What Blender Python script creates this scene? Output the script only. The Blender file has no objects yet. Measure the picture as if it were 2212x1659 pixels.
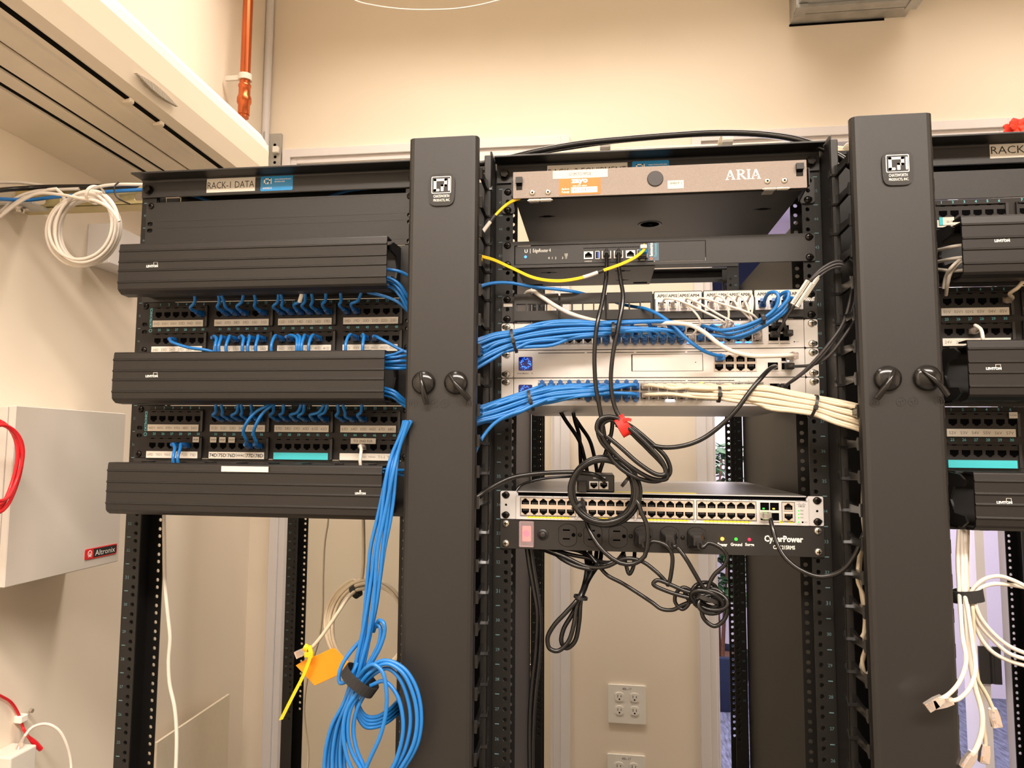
import bpy, bmesh, math, random
from mathutils import Vector, Matrix
from mathutils.geometry import tessellate_polygon
random.seed(7)
SC = bpy.context.scene
COL = SC.collection
# ------------------------------------------------------------------ camera
CAMP = (-89.0, -1225.0, 1579.3)                 # millimetres, rack front plane is y = 0, z counts rack units up from 0
YAW, PIT, ROL, FPX = -.1474, .0931, .0095, 1671.6
PPX, PPY = 1106 - 62.02, 829.5 - 19.91
cy_, sy_, ct_, st_, cr_, sr_ = math.cos(YAW), math.sin(YAW), math.cos(PIT), math.sin(PIT), math.cos(ROL), math.sin(ROL)
FW = Vector((sy_*ct_, cy_*ct_, st_)); RT = Vector((cy_, -sy_, 0)); UP = RT.cross(FW)
R2 = RT*cr_ + UP*sr_; U2 = UP*cr_ - RT*sr_
cam = bpy.data.cameras.new('camera'); cam.sensor_width = 36; cam.lens = FPX/2212*36
cam.shift_x = 62.02/2212; cam.shift_y = -19.91/2212; cam.clip_start = .02; cam.clip_end = 60
co = bpy.data.objects.new('camera', cam); COL.objects.link(co)
M = Matrix.Identity(4)
for i in range(3): M[i][0], M[i][1], M[i][2], M[i][3] = R2[i], U2[i], -FW[i], CAMP[i]/1000
co.matrix_world = M; SC.camera = co
# ------------------------------------------------------------------ world, lamps, exposure
W = bpy.data.worlds.new('world'); SC.world = W; W.use_nodes = True
W.node_tree.nodes['Background'].inputs[0].default_value = (1, .86, .7, 1)
W.node_tree.nodes['Background'].inputs[1].default_value = .15
SC.view_settings.view_transform = 'Standard'; SC.view_settings.look = 'None'
SC.view_settings.exposure = 0.36; SC.view_settings.gamma = 1; SC.view_settings.use_curve_mapping = False
def area(name, loc, sx, sy, power, color, rot=(0, 0, 0), spread=math.pi):
    l = bpy.data.lights.new(name, 'AREA'); l.shape = 'RECTANGLE'; l.size = sx; l.size_y = sy; l.energy = power; l.color = color; l.spread = spread
    o = bpy.data.objects.new(name, l); o.location = loc; o.rotation_euler = rot; COL.objects.link(o); return o
WARM = (1, .875, .765)
area('lamp_front', (.45, -1.75, 3.12), 3.0, .35, 138, WARM, spread=2.6)
area('lamp_left', (-.55, -.2, 3.2), .3, 1.6, 6, WARM, spread=2.0)
area('lamp_back', (.35, .55, 3.2), 2.75, .3, 27, WARM, spread=2.2)
area('lamp_corridor', (1.0, 3.2, 2.6), 2.4, 2.4, 120, (1, .93, .98))
# ------------------------------------------------------------------ pixels of the photograph to points at a chosen depth
CX = [2.5905, -4.4451, -4.7211, 2.5194, 0.3389, 0.2057, -0.9598, -0.0119]
CY = [3.2463, -4.4495, -0.7339, -8.42, 4.5196, -0.3496, -1.0449, 1.492]
def at(px, py, Y=0.0):
    x = (px-1106)/1106; y = (py-830)/830
    b = (1, x, y, x*x, x*y, y*y, y**3, x*y*y)
    qx = px + sum(p*q for p, q in zip(b, CX)); qy = py + sum(p*q for p, q in zip(b, CY))
    d = FW + R2*((qx-PPX)/FPX) - U2*((qy-PPY)/FPX)
    t = (Y-CAMP[1])/d.y
    return Vector((CAMP[0]+t*d.x, Y, CAMP[2]+t*d.z))
def atx(px, py, X):
    a = at(px, py, 0) - Vector(CAMP); t = (X-CAMP[0])/a.x
    return Vector(CAMP) + a*t
ZO = {'q1': (1020, 280, 4.424), 'q2': (1480, 280, 4.424), 'q3': (1020, 600, 4.424), 'q4': (1400, 600, 4.424), 'q5': (1020, 960, 4.424),
      'q6': (1400, 960, 4.424), 'q7': (1780, 220, 4.148), 'q8': (1780, 600, 4.148), 'q9': (1780, 1000, 2.5175), 'l2': (220, 340, 3.253),
      'l3': (220, 740, 3.253), 'l4': (0, 1100, 2.968), 'l5': (500, 1100, 2.968), 'l1': (0, 360, 5.531), 'o': (0, 0, 1)}
def zp(k, x, y, Y=0.0):
    a = ZO[k]; return at(a[0]+x/a[2], a[1]+y/a[2], Y)
U = 44.45
# ------------------------------------------------------------------ materials
def lin(c): return tuple(((v/255)/12.92 if v/255 <= .04045 else ((v/255+.055)/1.055)**2.4) for v in c) + (1,)
def mat(name, rgb, rough=.5, metal=0, spec=.5, var=.06, scale=60, bump=0, bscale=400, emit=None, es=0, alpha=1, trans=0, coat=0, stretch=None):
    m = bpy.data.materials.new(name); m.use_nodes = True; nt = m.node_tree; b = nt.nodes['Principled BSDF']
    c = lin(rgb)
    tc = nt.nodes.new('ShaderNodeTexCoord'); n = nt.nodes.new('ShaderNodeTexNoise'); n.inputs['Scale'].default_value = scale; n.inputs['Detail'].default_value = 4
    src = tc.outputs['Object']
    if stretch:
        mp = nt.nodes.new('ShaderNodeMapping'); mp.inputs['Scale'].default_value = stretch; nt.links.new(src, mp.inputs[0]); src = mp.outputs[0]
    nt.links.new(src, n.inputs['Vector'])
    r = nt.nodes.new('ShaderNodeValToRGB'); r.color_ramp.elements[0].position = .3; r.color_ramp.elements[1].position = .7
    r.color_ramp.elements[0].color = tuple(v*(1-var) for v in c[:3])+(1,); r.color_ramp.elements[1].color = tuple(min(1, v*(1+var)) for v in c[:3])+(1,)
    nt.links.new(n.outputs['Fac'], r.inputs[0]); nt.links.new(r.outputs[0], b.inputs['Base Color'])
    b.inputs['Roughness'].default_value = rough; b.inputs['Metallic'].default_value = metal; b.inputs['Specular IOR Level'].default_value = spec
    if bump:
        n2 = nt.nodes.new('ShaderNodeTexNoise'); n2.inputs['Scale'].default_value = bscale; nt.links.new(src, n2.inputs['Vector'])
        bp = nt.nodes.new('ShaderNodeBump'); bp.inputs['Strength'].default_value = bump; bp.inputs['Distance'].default_value = .0005
        nt.links.new(n2.outputs['Fac'], bp.inputs['Height']); nt.links.new(bp.outputs[0], b.inputs['Normal'])
    if emit: b.inputs['Emission Color'].default_value = lin(emit); b.inputs['Emission Strength'].default_value = es
    if alpha < 1: b.inputs['Alpha'].default_value = alpha
    if trans: b.inputs['Transmission Weight'].default_value = trans
    if coat: b.inputs['Coat Weight'].default_value = coat
    return m
K = {}
K['wall'] = mat('painted_wall', (238, 226, 208), .75, var=.015, scale=3, bump=.25, bscale=90)
K['ceil'] = mat('painted_ceiling', (225, 220, 205), .85, var=.02)
K['frame'] = mat('white_door_frame', (226, 222, 222), .4, var=.01, scale=8)
K['door'] = mat('cream_door', (225, 214, 192), .5, var=.015, scale=5)
K['carpet'] = mat('streaked_carpet', (92, 96, 118), .95, var=.55, scale=26, bump=.6, bscale=300, stretch=(3, .5, 1))
K['tile'] = mat('room_floor', (112, 106, 98), .6, var=.08, scale=6)
K['lav'] = mat('corridor_wall', (222, 214, 228), .7, var=.01)
K['navy'] = mat('navy_fabric', (24, 36, 66), .8, var=.1)
K['blk'] = mat('black_powder_coat', (17, 16, 15), .48, spec=.4, var=.05, scale=30, bump=.35, bscale=1500)
K['blk2'] = mat('black_cover_paint', (19, 17, 16), .46, spec=.62, var=.04, scale=20, bump=.3, bscale=1800)
K['ext'] = mat('black_extrusion', (22, 19, 18), .44, spec=.5, var=.07, scale=14, bump=.1, bscale=900, stretch=(.3, 1, 1))
K['gloss'] = mat('glossy_black_plastic', (26, 25, 25), .18, var=.1, scale=40)
K['pls'] = mat('black_plastic', (34, 32, 32), .42, var=.08, scale=40)
K['orto'] = mat('patch_panel_plastic', (40, 37, 36), .55, spec=.3, var=.05, scale=40)
K['dark'] = mat('dark_interior', (9, 9, 9), .9, spec=.1, var=.1)
K['hole'] = mat('socket_black', (5, 5, 6), .9, spec=.05, var=.1)
K['silver'] = mat('white_silver_steel', (214, 210, 206), .42, .25, var=.02, scale=30, bump=.06, bscale=1500)
K['cisco'] = mat('light_grey_metal', (206, 205, 206), .4, .2, var=.02)
K['ciscotop'] = mat('zinc_sheet', (150, 148, 146), .38, .7, var=.12, scale=30, stretch=(.4, 3, 1))
K['grey'] = mat('grey_steel', (120, 117, 114), .45, .4, var=.05)
K['aria'] = mat('champagne_sandblast', (140, 129, 121), .55, .3, var=.10, scale=900, bump=.3, bscale=2500)
K['tan'] = mat('jack_surround', (196, 178, 160), .5, var=.03)
K['zinc'] = mat('zinc_screw', (215, 208, 195), .25, .9, var=.1, scale=300)
K['bscrew'] = mat('black_screw', (40, 37, 35), .22, .7, var=.1, scale=300)
K['galv'] = mat('galvanised_steel', (178, 178, 174), .42, .55, var=.16, scale=18, bump=.2, bscale=60)
K['copper'] = mat('copper', (196, 104, 62), .28, .9, var=.18, scale=22, stretch=(1, 1, .3))
K['paper'] = mat('paper_label', (216, 210, 199), .6, var=.02)
K['white'] = mat('white_print', (240, 236, 228), .5, var=.01)
K['ink'] = mat('black_ink', (25, 24, 26), .6, var=.05)
K['fadink'] = mat('faded_ink', (120, 108, 96), .6, var=.1)
K['teal'] = mat('teal_print', (95, 185, 200), .5, var=.03)
K['tealp'] = mat('teal_label', (60, 185, 195), .5, var=.02)
K['dimteal'] = mat('faint_teal_print', (88, 120, 126), .5, var=.1, scale=200)
K['bluest'] = mat('blue_sticker', (30, 140, 205), .35, var=.02)
K['orange'] = mat('orange_sticker', (245, 120, 45), .45, var=.05, scale=50)
K['blue'] = mat('blue_cable_jacket', (30, 112, 186), .34, var=.05, scale=90)
K['blue2'] = mat('dark_blue_plug', (16, 80, 142), .35, var=.06)
K['wcab'] = mat('white_cable_jacket', (218, 209, 197), .38, var=.03)
K['crm'] = mat('cream_cable_jacket', (205, 192, 168), .4, var=.04, scale=80)
K['bcab'] = mat('black_cable_jacket', (24, 23, 23), .24, var=.1)
K['gcab'] = mat('charcoal_cable_jacket', (52, 50, 52), .4, var=.1)
K['yel'] = mat('yellow_fibre_jacket', (238, 196, 22), .35, var=.04)
K['tag'] = mat('amber_tag', (244, 150, 18), .4, var=.03)
K['yell'] = mat('yellow_print', (245, 220, 50), .5, var=.03)
K['red'] = mat('red_cable_jacket', (214, 30, 40), .38, var=.05)
K['redv'] = mat('red_hook_strap', (236, 40, 32), .6, var=.06, scale=200)
K['velc'] = mat('black_hook_strap', (30, 30, 31), .75, var=.2, scale=300, bump=.5, bscale=1500)
K['clear'] = mat('clear_plug_plastic', (250, 236, 226), .08, trans=.8, var=.02)
K['clearw'] = mat('clear_switch_cover', (235, 205, 208), .25, alpha=.3, var=.02)
K['gold'] = mat('gold_contact', (220, 170, 60), .3, .9)
K['ac'] = mat('air_conditioner_plastic', (236, 222, 200), .45, var=.015, scale=6)
K['acd'] = mat('air_conditioner_underside', (232, 220, 200), .5, var=.05, scale=9)
K['box'] = mat('beige_enclosure', (200, 193, 184), .45, var=.02, scale=8)
K['board'] = mat('foam_board', (226, 214, 192), .7, var=.02)
K['strut'] = mat('yellow_zinc_strut', (196, 182, 132), .4, .5, var=.15, scale=20)
K['leaf'] = mat('leaf_green', (50, 84, 50), .5, var=.4, scale=12)
K['bark'] = mat('plant_stem', (120, 84, 66), .8, var=.2)
K['flower'] = mat('artificial_flower', (235, 62, 38), .6, var=.3, scale=30)
K['lblue'] = mat('blue_led', (40, 90, 255), .3, emit=(40, 110, 255), es=5)
K['lcd'] = mat('navy_screen', (8, 12, 50), .1, emit=(6, 10, 90), es=.7)
K['lwhite'] = mat('white_led', (255, 255, 255), .3, emit=(225, 240, 255), es=8)
K['lgreen'] = mat('green_led', (60, 230, 60), .3, emit=(40, 230, 50), es=1.6)
K['lamber'] = mat('amber_led', (255, 190, 40), .3, emit=(255, 165, 30), es=12)
K['lred'] = mat('red_led', (255, 40, 70), .3, emit=(255, 30, 60), es=1.6)
K['slate'] = mat('slate_sticker', (84, 104, 122), .5, var=.03)
K['usb'] = mat('usb_blue', (40, 80, 190), .4)
K['glass'] = mat('door_glass', (235, 240, 245), .02, trans=.97, var=0)
# ------------------------------------------------------------------ mesh builder (all lengths in millimetres)
TXT = {}
def textmesh(s, bold):
    k = (s, bold)
    if k not in TXT:
        c = bpy.data.curves.new('t', 'FONT'); c.body = s; c.size = 1; c.offset = bold; c.resolution_u = 2
        o = bpy.data.objects.new('t', c); COL.objects.link(o)
        me = bpy.data.meshes.new_from_object(o.evaluated_get(bpy.context.evaluated_depsgraph_get()))
        vs = [(v.co.x, v.co.y) for v in me.vertices]; fs = [tuple(p.vertices) for p in me.polygons]
        bpy.data.objects.remove(o); bpy.data.curves.remove(c); bpy.data.meshes.remove(me)
        x0 = min(v[0] for v in vs); x1 = max(v[0] for v in vs); y0 = min(v[1] for v in vs); y1 = max(v[1] for v in vs)
        TXT[k] = ([((a-x0)/(x1-x0), (b-y0)/(y1-y0)) for a, b in vs], fs, (x1-x0)/(y1-y0))
    return TXT[k]
def catmull(P, n=6):
    P = [Vector(p) for p in P]
    if len(P) < 3: return P
    Q = [P[0]*2-P[1]] + P + [P[-1]*2-P[-2]]; out = []
    for i in range(1, len(Q)-2):
        a, b, c, d = Q[i-1:i+3]
        t0 = 0; t1 = max(1e-4, (b-a).length**.5); t2 = t1+max(1e-4, (c-b).length**.5); t3 = t2+max(1e-4, (d-c).length**.5)
        for k in range(n):
            t = t1+(t2-t1)*k/n
            A1 = a*((t1-t)/(t1-t0))+b*((t-t0)/(t1-t0)); A2 = b*((t2-t)/(t2-t1))+c*((t-t1)/(t2-t1)); A3 = c*((t3-t)/(t3-t2))+d*((t-t2)/(t3-t2))
            B1 = A1*((t2-t)/(t2-t0))+A2*((t-t0)/(t2-t0)); B2 = A2*((t3-t)/(t3-t1))+A3*((t-t1)/(t3-t1))
            out.append(B1*((t2-t)/(t2-t1))+B2*((t-t1)/(t2-t1)))
    out.append(P[-1]); return out
def rrect(x0, x1, z0, z1, r=0, n=4):
    if r <= 0: return [(x0, z0), (x1, z0), (x1, z1), (x0, z1)]
    o = []
    for cx, cz, a in ((x1-r, z0+r, -90), (x1-r, z1-r, 0), (x0+r, z1-r, 90), (x0+r, z0+r, 180)):
        for i in range(n+1):
            t = math.radians(a+90*i/n); o.append((cx+r*math.cos(t), cz+r*math.sin(t)))
    return o
def circ(cx, cz, r, n=16, rz=None): return [(cx+r*math.cos(2*math.pi*i/n), cz+(rz or r)*math.sin(2*math.pi*i/n)) for i in range(n)]
class MB:
    def __init__(s, T=None): s.v = []; s.f = []; s.m = []; s.s = []; s.mats = []; s.T = T
    def mi(s, m):
        m = K[m] if isinstance(m, str) else m
        if m not in s.mats: s.mats.append(m)
        return s.mats.index(m)
    def add(s, vs, fs, m, smooth=False):
        b = len(s.v); k = s.mi(m)
        for v in vs: s.v.append(Vector(v) if s.T is None else s.T @ Vector(v))
        for f in fs: s.f.append([b+i for i in f]); s.m.append(k); s.s.append(smooth)
        return s
    def box(s, x0, x1, y0, y1, z0, z1, m):
        v = [(x, y, z) for z in (z0, z1) for y in (y0, y1) for x in (x0, x1)]
        return s.add(v, [(0, 2, 3, 1), (4, 5, 7, 6), (0, 1, 5, 4), (2, 6, 7, 3), (0, 4, 6, 2), (1, 3, 7, 5)], m)
    def shape(s, polys, y0, y1, m, ax='y'):
        """polygon with holes in the x-z plane, between depths y0 (front) and y1; ax='x': polygon in y-z, 'z': polygon in x-y"""
        mp = {'y': lambda a, b, t: (a, t, b), 'x': lambda a, b, t: (t, a, b), 'z': lambda a, b, t: (a, b, t)}[ax]
        if isinstance(polys[0][0], (int, float)): polys = [polys]
        flat = [p for q in polys for p in q]; n = len(flat)
        tr = tessellate_polygon([[Vector((p[0], p[1], 0)) for p in q] for q in polys])
        v = [mp(p[0], p[1], y0) for p in flat] + [mp(p[0], p[1], y1) for p in flat]
        def ori(t):
            a, b, c = [flat[i] for i in t]; return (b[0]-a[0])*(c[1]-a[1])-(b[1]-a[1])*(c[0]-a[0])
        tr = [t if ori(t) > 0 else (t[0], t[2], t[1]) for t in tr]
        fl = (ax == 'y') == (y0 < y1)
        f = [tuple(t) if fl else (t[0], t[2], t[1]) for t in tr] + [((t[0]+n, t[2]+n, t[1]+n) if fl else (t[0]+n, t[1]+n, t[2]+n)) for t in tr]
        b = 0
        for qi, q in enumerate(polys):
            k = len(q); ar = sum(q[i][0]*q[(i+1) % k][1]-q[(i+1) % k][0]*q[i][1] for i in range(k))
            ccw = (ar > 0) == (qi == 0)
            for i in range(k):
                j = (i+1) % k; g = (b+i, b+n+i, b+n+j, b+j); f.append(g if (ccw == fl) else g[::-1])
            b += k
        return s.add(v, f, m)
    def loft(s, rings, m, smooth=True, caps=True, closed=False):
        n = len(rings[0]); v = [p for r in rings for p in r]; f = []
        L = len(rings)
        for i in range(L if closed else L-1):
            a = i*n; b = ((i+1) % L)*n
            for j in range(n): k = (j+1) % n; f.append((a+j, a+k, b+k, b+j))
        s.add(v, f, m, smooth)
        if caps and not closed:
            s.add(rings[0], [tuple(range(n))[::-1]], m); s.add(rings[-1], [tuple(range(n))], m)
        return s
    def tube(s, pts, r, m, n=8, closed=False, flat=1.0):
        pts = [Vector(p) for p in pts]; L = len(pts); rings = []; N = None
        for i, p in enumerate(pts):
            t = (pts[(i+1) % L]-pts[i-1]) if closed else (pts[min(i+1, L-1)]-pts[max(i-1, 0)])
            if t.length < 1e-6: t = Vector((0, 0, 1))
            t.normalize()
            if N is None: N = t.orthogonal().normalized() if flat == 1 else (Vector((0, 1, 0))-t*t.y).normalized()
            N = (N-t*N.dot(t)); N = N.normalized() if N.length > 1e-6 else t.orthogonal().normalized(); B = t.cross(N)
            rr = r[i] if isinstance(r, (list, tuple)) else r
            rings.append([p+(N*math.cos(2*math.pi*k/n)*flat+B*math.sin(2*math.pi*k/n))*rr for k in range(n)])
        return s.loft(rings, m, True, True, closed)
    def cyl(s, c, ax, r, h, m, n=20, r2=None, smooth=True):
        """from c along axis by h"""
        r2 = r if r2 is None else r2; c = Vector(c); A = Vector({'x': (1, 0, 0), 'y': (0, 1, 0), 'z': (0, 0, 1)}[ax]) if isinstance(ax, str) else Vector(ax).normalized()
        X = A.orthogonal().normalized(); Y = A.cross(X)
        if h < 0: Y = -Y
        ring = lambda t, q: [c+A*t+(X*math.cos(2*math.pi*k/n)+Y*math.sin(2*math.pi*k/n))*q for k in range(n)]
        return s.loft([ring(0, r), ring(h, r2)], m, smooth)
    def lathe(s, c, ax, prof, m, n=20, smooth=True):
        """prof: list of (distance along axis, radius)"""
        c = Vector(c); A = Vector({'x': (1, 0, 0), 'y': (0, 1, 0), 'z': (0, 0, 1), '-y': (0, -1, 0)}[ax]) if isinstance(ax, str) else Vector(ax).normalized(); X = A.orthogonal().normalized(); Y = A.cross(X)
        return s.loft([[c+A*t+(X*math.cos(2*math.pi*k/n)+Y*math.sin(2*math.pi*k/n))*q for k in range(n)] for t, q in prof], m, smooth)
    def text(s, t, x0, x1, z0, z1, y, m, bold=0.0, keep=False, th=.12, shear=0):
        """lettering fitted to the rectangle; keep=True keeps the aspect, centred"""
        vs, fs, asp = textmesh(t, bold)
        if keep:
            w = (z1-z0)*asp
            if w > abs(x1-x0): z0, z1 = (z0+z1)/2-(x1-x0)/asp/2, (z0+z1)/2+(x1-x0)/asp/2
            else: x0, x1 = (x0+x1)/2-w/2, (x0+x1)/2+w/2
        v = [(x0+(x1-x0)*a+shear*b*(z1-z0), y-th, z0+(z1-z0)*b) for a, b in vs]
        return s.add(v, [tuple(f) for f in fs], m)
    def build(s, name, parent=None, origin=None, bevel=0, seg=1):
        if origin is None: origin = Vector(parent['org']) if parent is not None and 'org' in parent else Vector((0, 0, 0))
        me = bpy.data.meshes.new(name)
        o_ = Vector(origin)
        me.from_pydata([tuple((v-o_)/1000) for v in s.v], [], s.f)
        for m in s.mats: me.materials.append(m)
        me.polygons.foreach_set('material_index', s.m); me.polygons.foreach_set('use_smooth', s.s); me.update()
        o = bpy.data.objects.new(name, me); COL.objects.link(o)
        if parent is not None: o.parent = parent
        else: o.location = o_/1000
        if bevel:
            b = o.modifiers.new('bevel', 'BEVEL'); b.width = bevel/1000; b.segments = seg; b.limit_method = 'ANGLE'; b.angle_limit = .6
        return o
ORG = {}
class _E(dict): pass
def thing(name, label, cat, loc, group=None):
    o = bpy.data.objects.new(name, None); o.empty_display_size = .02; COL.objects.link(o); o.location = Vector(loc)/1000
    ORG[o.name] = Vector(loc); o['label'] = label; o['category'] = cat
    if group: o['group'] = group
    return o
def part(name, mb, parent, label=None, bevel=0, seg=1):
    r = parent
    org = Vector((0, 0, 0))
    while r is not None:
        if r.name in ORG: org += ORG[r.name]
        r = r.parent
    o = mb.build(name, parent, org, bevel, seg)
    if label: o['label'] = label
    return o
def tag(o, label, cat, group=None):
    o['label'] = label; o['category'] = cat
    if group: o['group'] = group
    return o
def single(name, mb, label, cat, group=None, bevel=0, origin=None, seg=1):
    if origin is None:
        lo = [min(v[i] for v in mb.v) for i in range(3)]; hi = [max(v[i] for v in mb.v) for i in range(3)]
        origin = ((lo[0]+hi[0])/2, (lo[1]+hi[1])/2, lo[2])
    return tag(mb.build(name, None, origin, bevel, seg), label, cat, group)
def struct(name, mb, bevel=0):
    o = mb.build(name, None, (0, 0, 0), bevel); o['kind'] = 'structure'; return o
def inst(proto, parent, x, y, z, name=None):
    """copy of a prototype part placed at world millimetres under its parent"""
    org = Vector((0, 0, 0)); r = parent
    while r is not None:
        if r.name in ORG: org += ORG[r.name]
        r = r.parent
    o = proto.copy(); COL.objects.link(o); o.parent = parent; o.location = (Vector((x, y, z))-org)/1000
    if name: o.name = name
    return o
PROTO = []
def proto(name, mb, bevel=0):
    o = mb.build(name, None, (0, 0, 0), bevel); PROTO.append(o); return o
# ------------------------------------------------------------------ the setting
K['wall2'] = mat('low_bounce_wall', (175, 166, 152), .75, var=.02, scale=3)  # unseen front wall, colour darkened to cut bounce light on the black covers
XW, YW, ZF, ZC = -1192, 1150, -70, 3250
D1 = (-1121, -173, 2556); D2 = (199, 1118, 2545)        # outer frame x0, x1, top of the two doors in the back wall
t = 120
b = MB(); b.box(XW-t, D1[0]+10, YW, YW+t, ZF, ZC, 'wall'); b.box(D1[1]-10, D2[0]+10, YW, YW+t, ZF, ZC, 'wall'); b.box(D2[1]-10, 3000, YW, YW+t, ZF, ZC, 'wall')
b.box(D1[0]+10, D1[1]-10, YW, YW+t, D1[2]-10, ZC, 'wall'); b.box(D2[0]+10, D2[1]-10, YW, YW+t, D2[2]-10, ZC, 'wall'); struct('wall_back', b)
struct('wall_left', MB().box(XW-t, XW, -2600, YW, ZF, ZC, 'wall'))
struct('wall_right', MB().box(3000, 3000+t, -2600, YW, ZF, ZC, 'wall'))
struct('wall_front', MB().box(XW-t, 3000+t, -2600-t, -2600, ZF, ZC, 'wall2'))
struct('floor', MB().box(XW-t, 3000+t, -2600-t, YW+t, ZF-100, ZF, 'tile'))
struct('ceiling', MB().box(XW-t, 3000+t, -2600-t, YW+t, ZC, ZC+100, 'ceil'))
for i, (a, c, z) in enumerate((D1, D2)):
    b = MB()
    for (o, w, y0, y1) in ((0, 28, YW-14, YW+60), (28, 20, YW-6, YW+60), (48, 12, YW+30, YW+100)):
        b.box(a+o, a+o+w, y0, y1, ZF, z-o, 'frame'); b.box(c-o-w, c-o, y0, y1, ZF, z-o, 'frame'); b.box(a+o+w, c-o-w, y0, y1, z-o-w, z-o, 'frame')
    if i == 1: b.box(a+48, c-48, YW+10, YW+40, z-150, z-100, 'frame')
    f = struct('trim_%d' % (i+1), b, 1.2)
b = MB(); b.box(D1[0]+50, D1[1]-50, YW+45, YW+90, ZF+8, D1[2]-50, 'door'); d = struct('door_1', b, 2)
part('door_handle', MB().cyl((D1[1]-120, YW+45, 930), 'y', 26, -8, 'zinc').cyl((D1[1]-120, YW+37, 930), 'y', 9, -40, 'zinc').box(D1[1]-230, D1[1]-110, YW-14, YW+2, 921, 939, 'zinc'), d, bevel=1)
# open leaf of the second door, swung into the corridor
p0 = at(2133, 1300, YW+95); p1 = at(2092, 1300, YW+880)
dx = Vector((p1.x-p0.x, p1.y-p0.y, 0)).normalized(); nx = Vector((dx.y, -dx.x, 0))
v = []
for z in (ZF+10, 2480):
    for q in (Vector((p0.x, p0.y, 0)), Vector((p1.x, p1.y, 0))):
        for s_ in (0, 1): r = q+nx*(-22*s_); v.append((r.x, r.y, z))
b = MB().add(v, [(0, 1, 3, 2), (4, 6, 7, 5), (0, 4, 5, 1), (2, 3, 7, 6), (0, 2, 6, 4), (1, 5, 7, 3)], 'frame'); d2 = struct('door_2', b)
b = MB()
h0 = at(2128, 1447, YW+60)
b.box(h0.x, h0.x+30, YW+85, YW+92, h0.z-52, h0.z+52, 'pls'); b.cyl((h0.x+34, YW+86, h0.z-50), 'z', 6, 100, 'pls')
b.box(h0.x+38, h0.x+58, YW+85, YW+92, h0.z-52, h0.z+52, 'pls')
part('door_hinge', b, d2, 'black butt hinge')
# corridor beyond
struct('floor_corridor', MB().box(-900, 4200, YW+t, 4700, ZF-100, ZF, 'carpet'))
b = MB().box(-900, 4200, 4600, 4700, ZF, 3250, 'lav'); struct('wall_corridor_far', b)
struct('wall_corridor_left', MB().box(-1000, -900, YW+t, 4700, ZF, 3250, 'lav')); struct('wall_corridor_right', MB().box(4200, 4300, YW+t, 4700, ZF, 3250, 'lav'))
struct('ceiling_corridor', MB().box(-1000, 4300, YW+t, 4700, 3250, 3350, 'lav'))
a = at(1519, 632, 4560); c = at(1720, 596, 4560)
struct('window_1', MB().box(a.x, c.x+400, 4585, 4600, a.z-60, a.z+230, 'navy').box(a.x-70, a.x, 4570, 4600, a.z-60, a.z+290, 'frame'))
# potted tree in the corridor
pc = at(1558, 1435, 4150); pr = 190
tr = thing('potted_tree', 'leafy green potted tree in a navy planter, seen through the doorway behind the middle rack', 'plant', (pc.x, 4150, ZF))
part('planter', MB().lathe((pc.x, 4150, ZF), 'z', [(0, pr*.8), (10, pr*.82), (330, pr), (345, pr), (345, pr*.9), (300, pr*.88)], 'navy', 28), tr)
part('soil', MB().cyl((pc.x, 4150, ZF+296), 'z', pr*.87, 6, 'bark', 20), tr)
b = MB(); lf = MB(); tips = []
for k in range(5):
    a_ = k*1.3; q = [Vector((pc.x+20*math.cos(a_), 4150+20*math.sin(a_), ZF+300))]
    for j in range(1, 7): q.append(Vector((pc.x+(20+22*j)*math.cos(a_+.15*j)*.8, 4150+(20+22*j)*math.sin(a_+.15*j), ZF+300+j*215)))
    b.tube(catmull(q, 3), [9-.5*i*7/19 for i in range(19)], 'bark', 6); tips += [(p, a_) for p in q[2:]]
for p, a_ in tips:
    for k in range(30):
        th = random.uniform(0, 6.28); l = random.uniform(60, 190); el = random.uniform(-.5, .9)
        c = p+Vector((math.cos(th)*math.cos(el)*l, math.sin(th)*math.cos(el)*l, math.sin(el)*l))
        d = Vector((math.cos(th+random.uniform(-.6, .6)), math.sin(th), random.uniform(-.7, .3))).normalized(); w = d.cross(Vector((random.uniform(-.4, .4), random.uniform(-.4, .4), 1))).normalized()
        L = random.uniform(70, 115); up_ = d.cross(w)*5
        lf.add([c, c+d*L*.3+w*L*.22+up_, c+d*L*.7+w*L*.2+up_, c+d*L, c+d*L*.7-w*L*.2+up_, c+d*L*.3-w*L*.22+up_, c+d*L*.5-up_*.3], [(0, 1, 6), (1, 2, 6), (2, 3, 6), (3, 4, 6), (4, 5, 6), (5, 0, 6)], 'leaf')
part('trunk', b, tr); part('foliage', lf, tr)
# duct stub coming out of the back wall
L_ = at(1700, 55, YW); R_ = at(1950, 47, YW)
b = MB(); dz = L_.z
b.shape([rrect(L_.x, R_.x, dz, dz+260), rrect(L_.x+2, R_.x-2, dz+2, dz+258)], 560, YW+4, 'galv')
b.shape([rrect(L_.x-4, R_.x+4, dz-4, dz+264), rrect(L_.x+2, R_.x-2, dz+2, dz+258)], YW-60, YW-52, 'galv')
du = thing('air_duct', 'rectangular galvanised duct coming out of the back wall near the ceiling', 'duct', (L_.x, YW, dz))
part('duct_sleeve', b, du, bevel=.5)
b = MB(); b.shape([rrect(L_.x-8, R_.x+8, dz-10, dz+270), rrect(L_.x, R_.x, dz, dz+260)], YW-110, YW-74, 'galv')
part('drive_cleat', b, du, bevel=.6)
for x in (L_.x-6, R_.x-26): part('corner_clip', MB().box(x, x+32, YW-116, YW-64, dz-14, dz-2, 'galv'), du, bevel=.6)
part('wall_gap', MB().shape([rrect(L_.x-2, R_.x-60, dz-7, dz-.5)], YW-1.5, YW+1, 'dark'), du)
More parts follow.
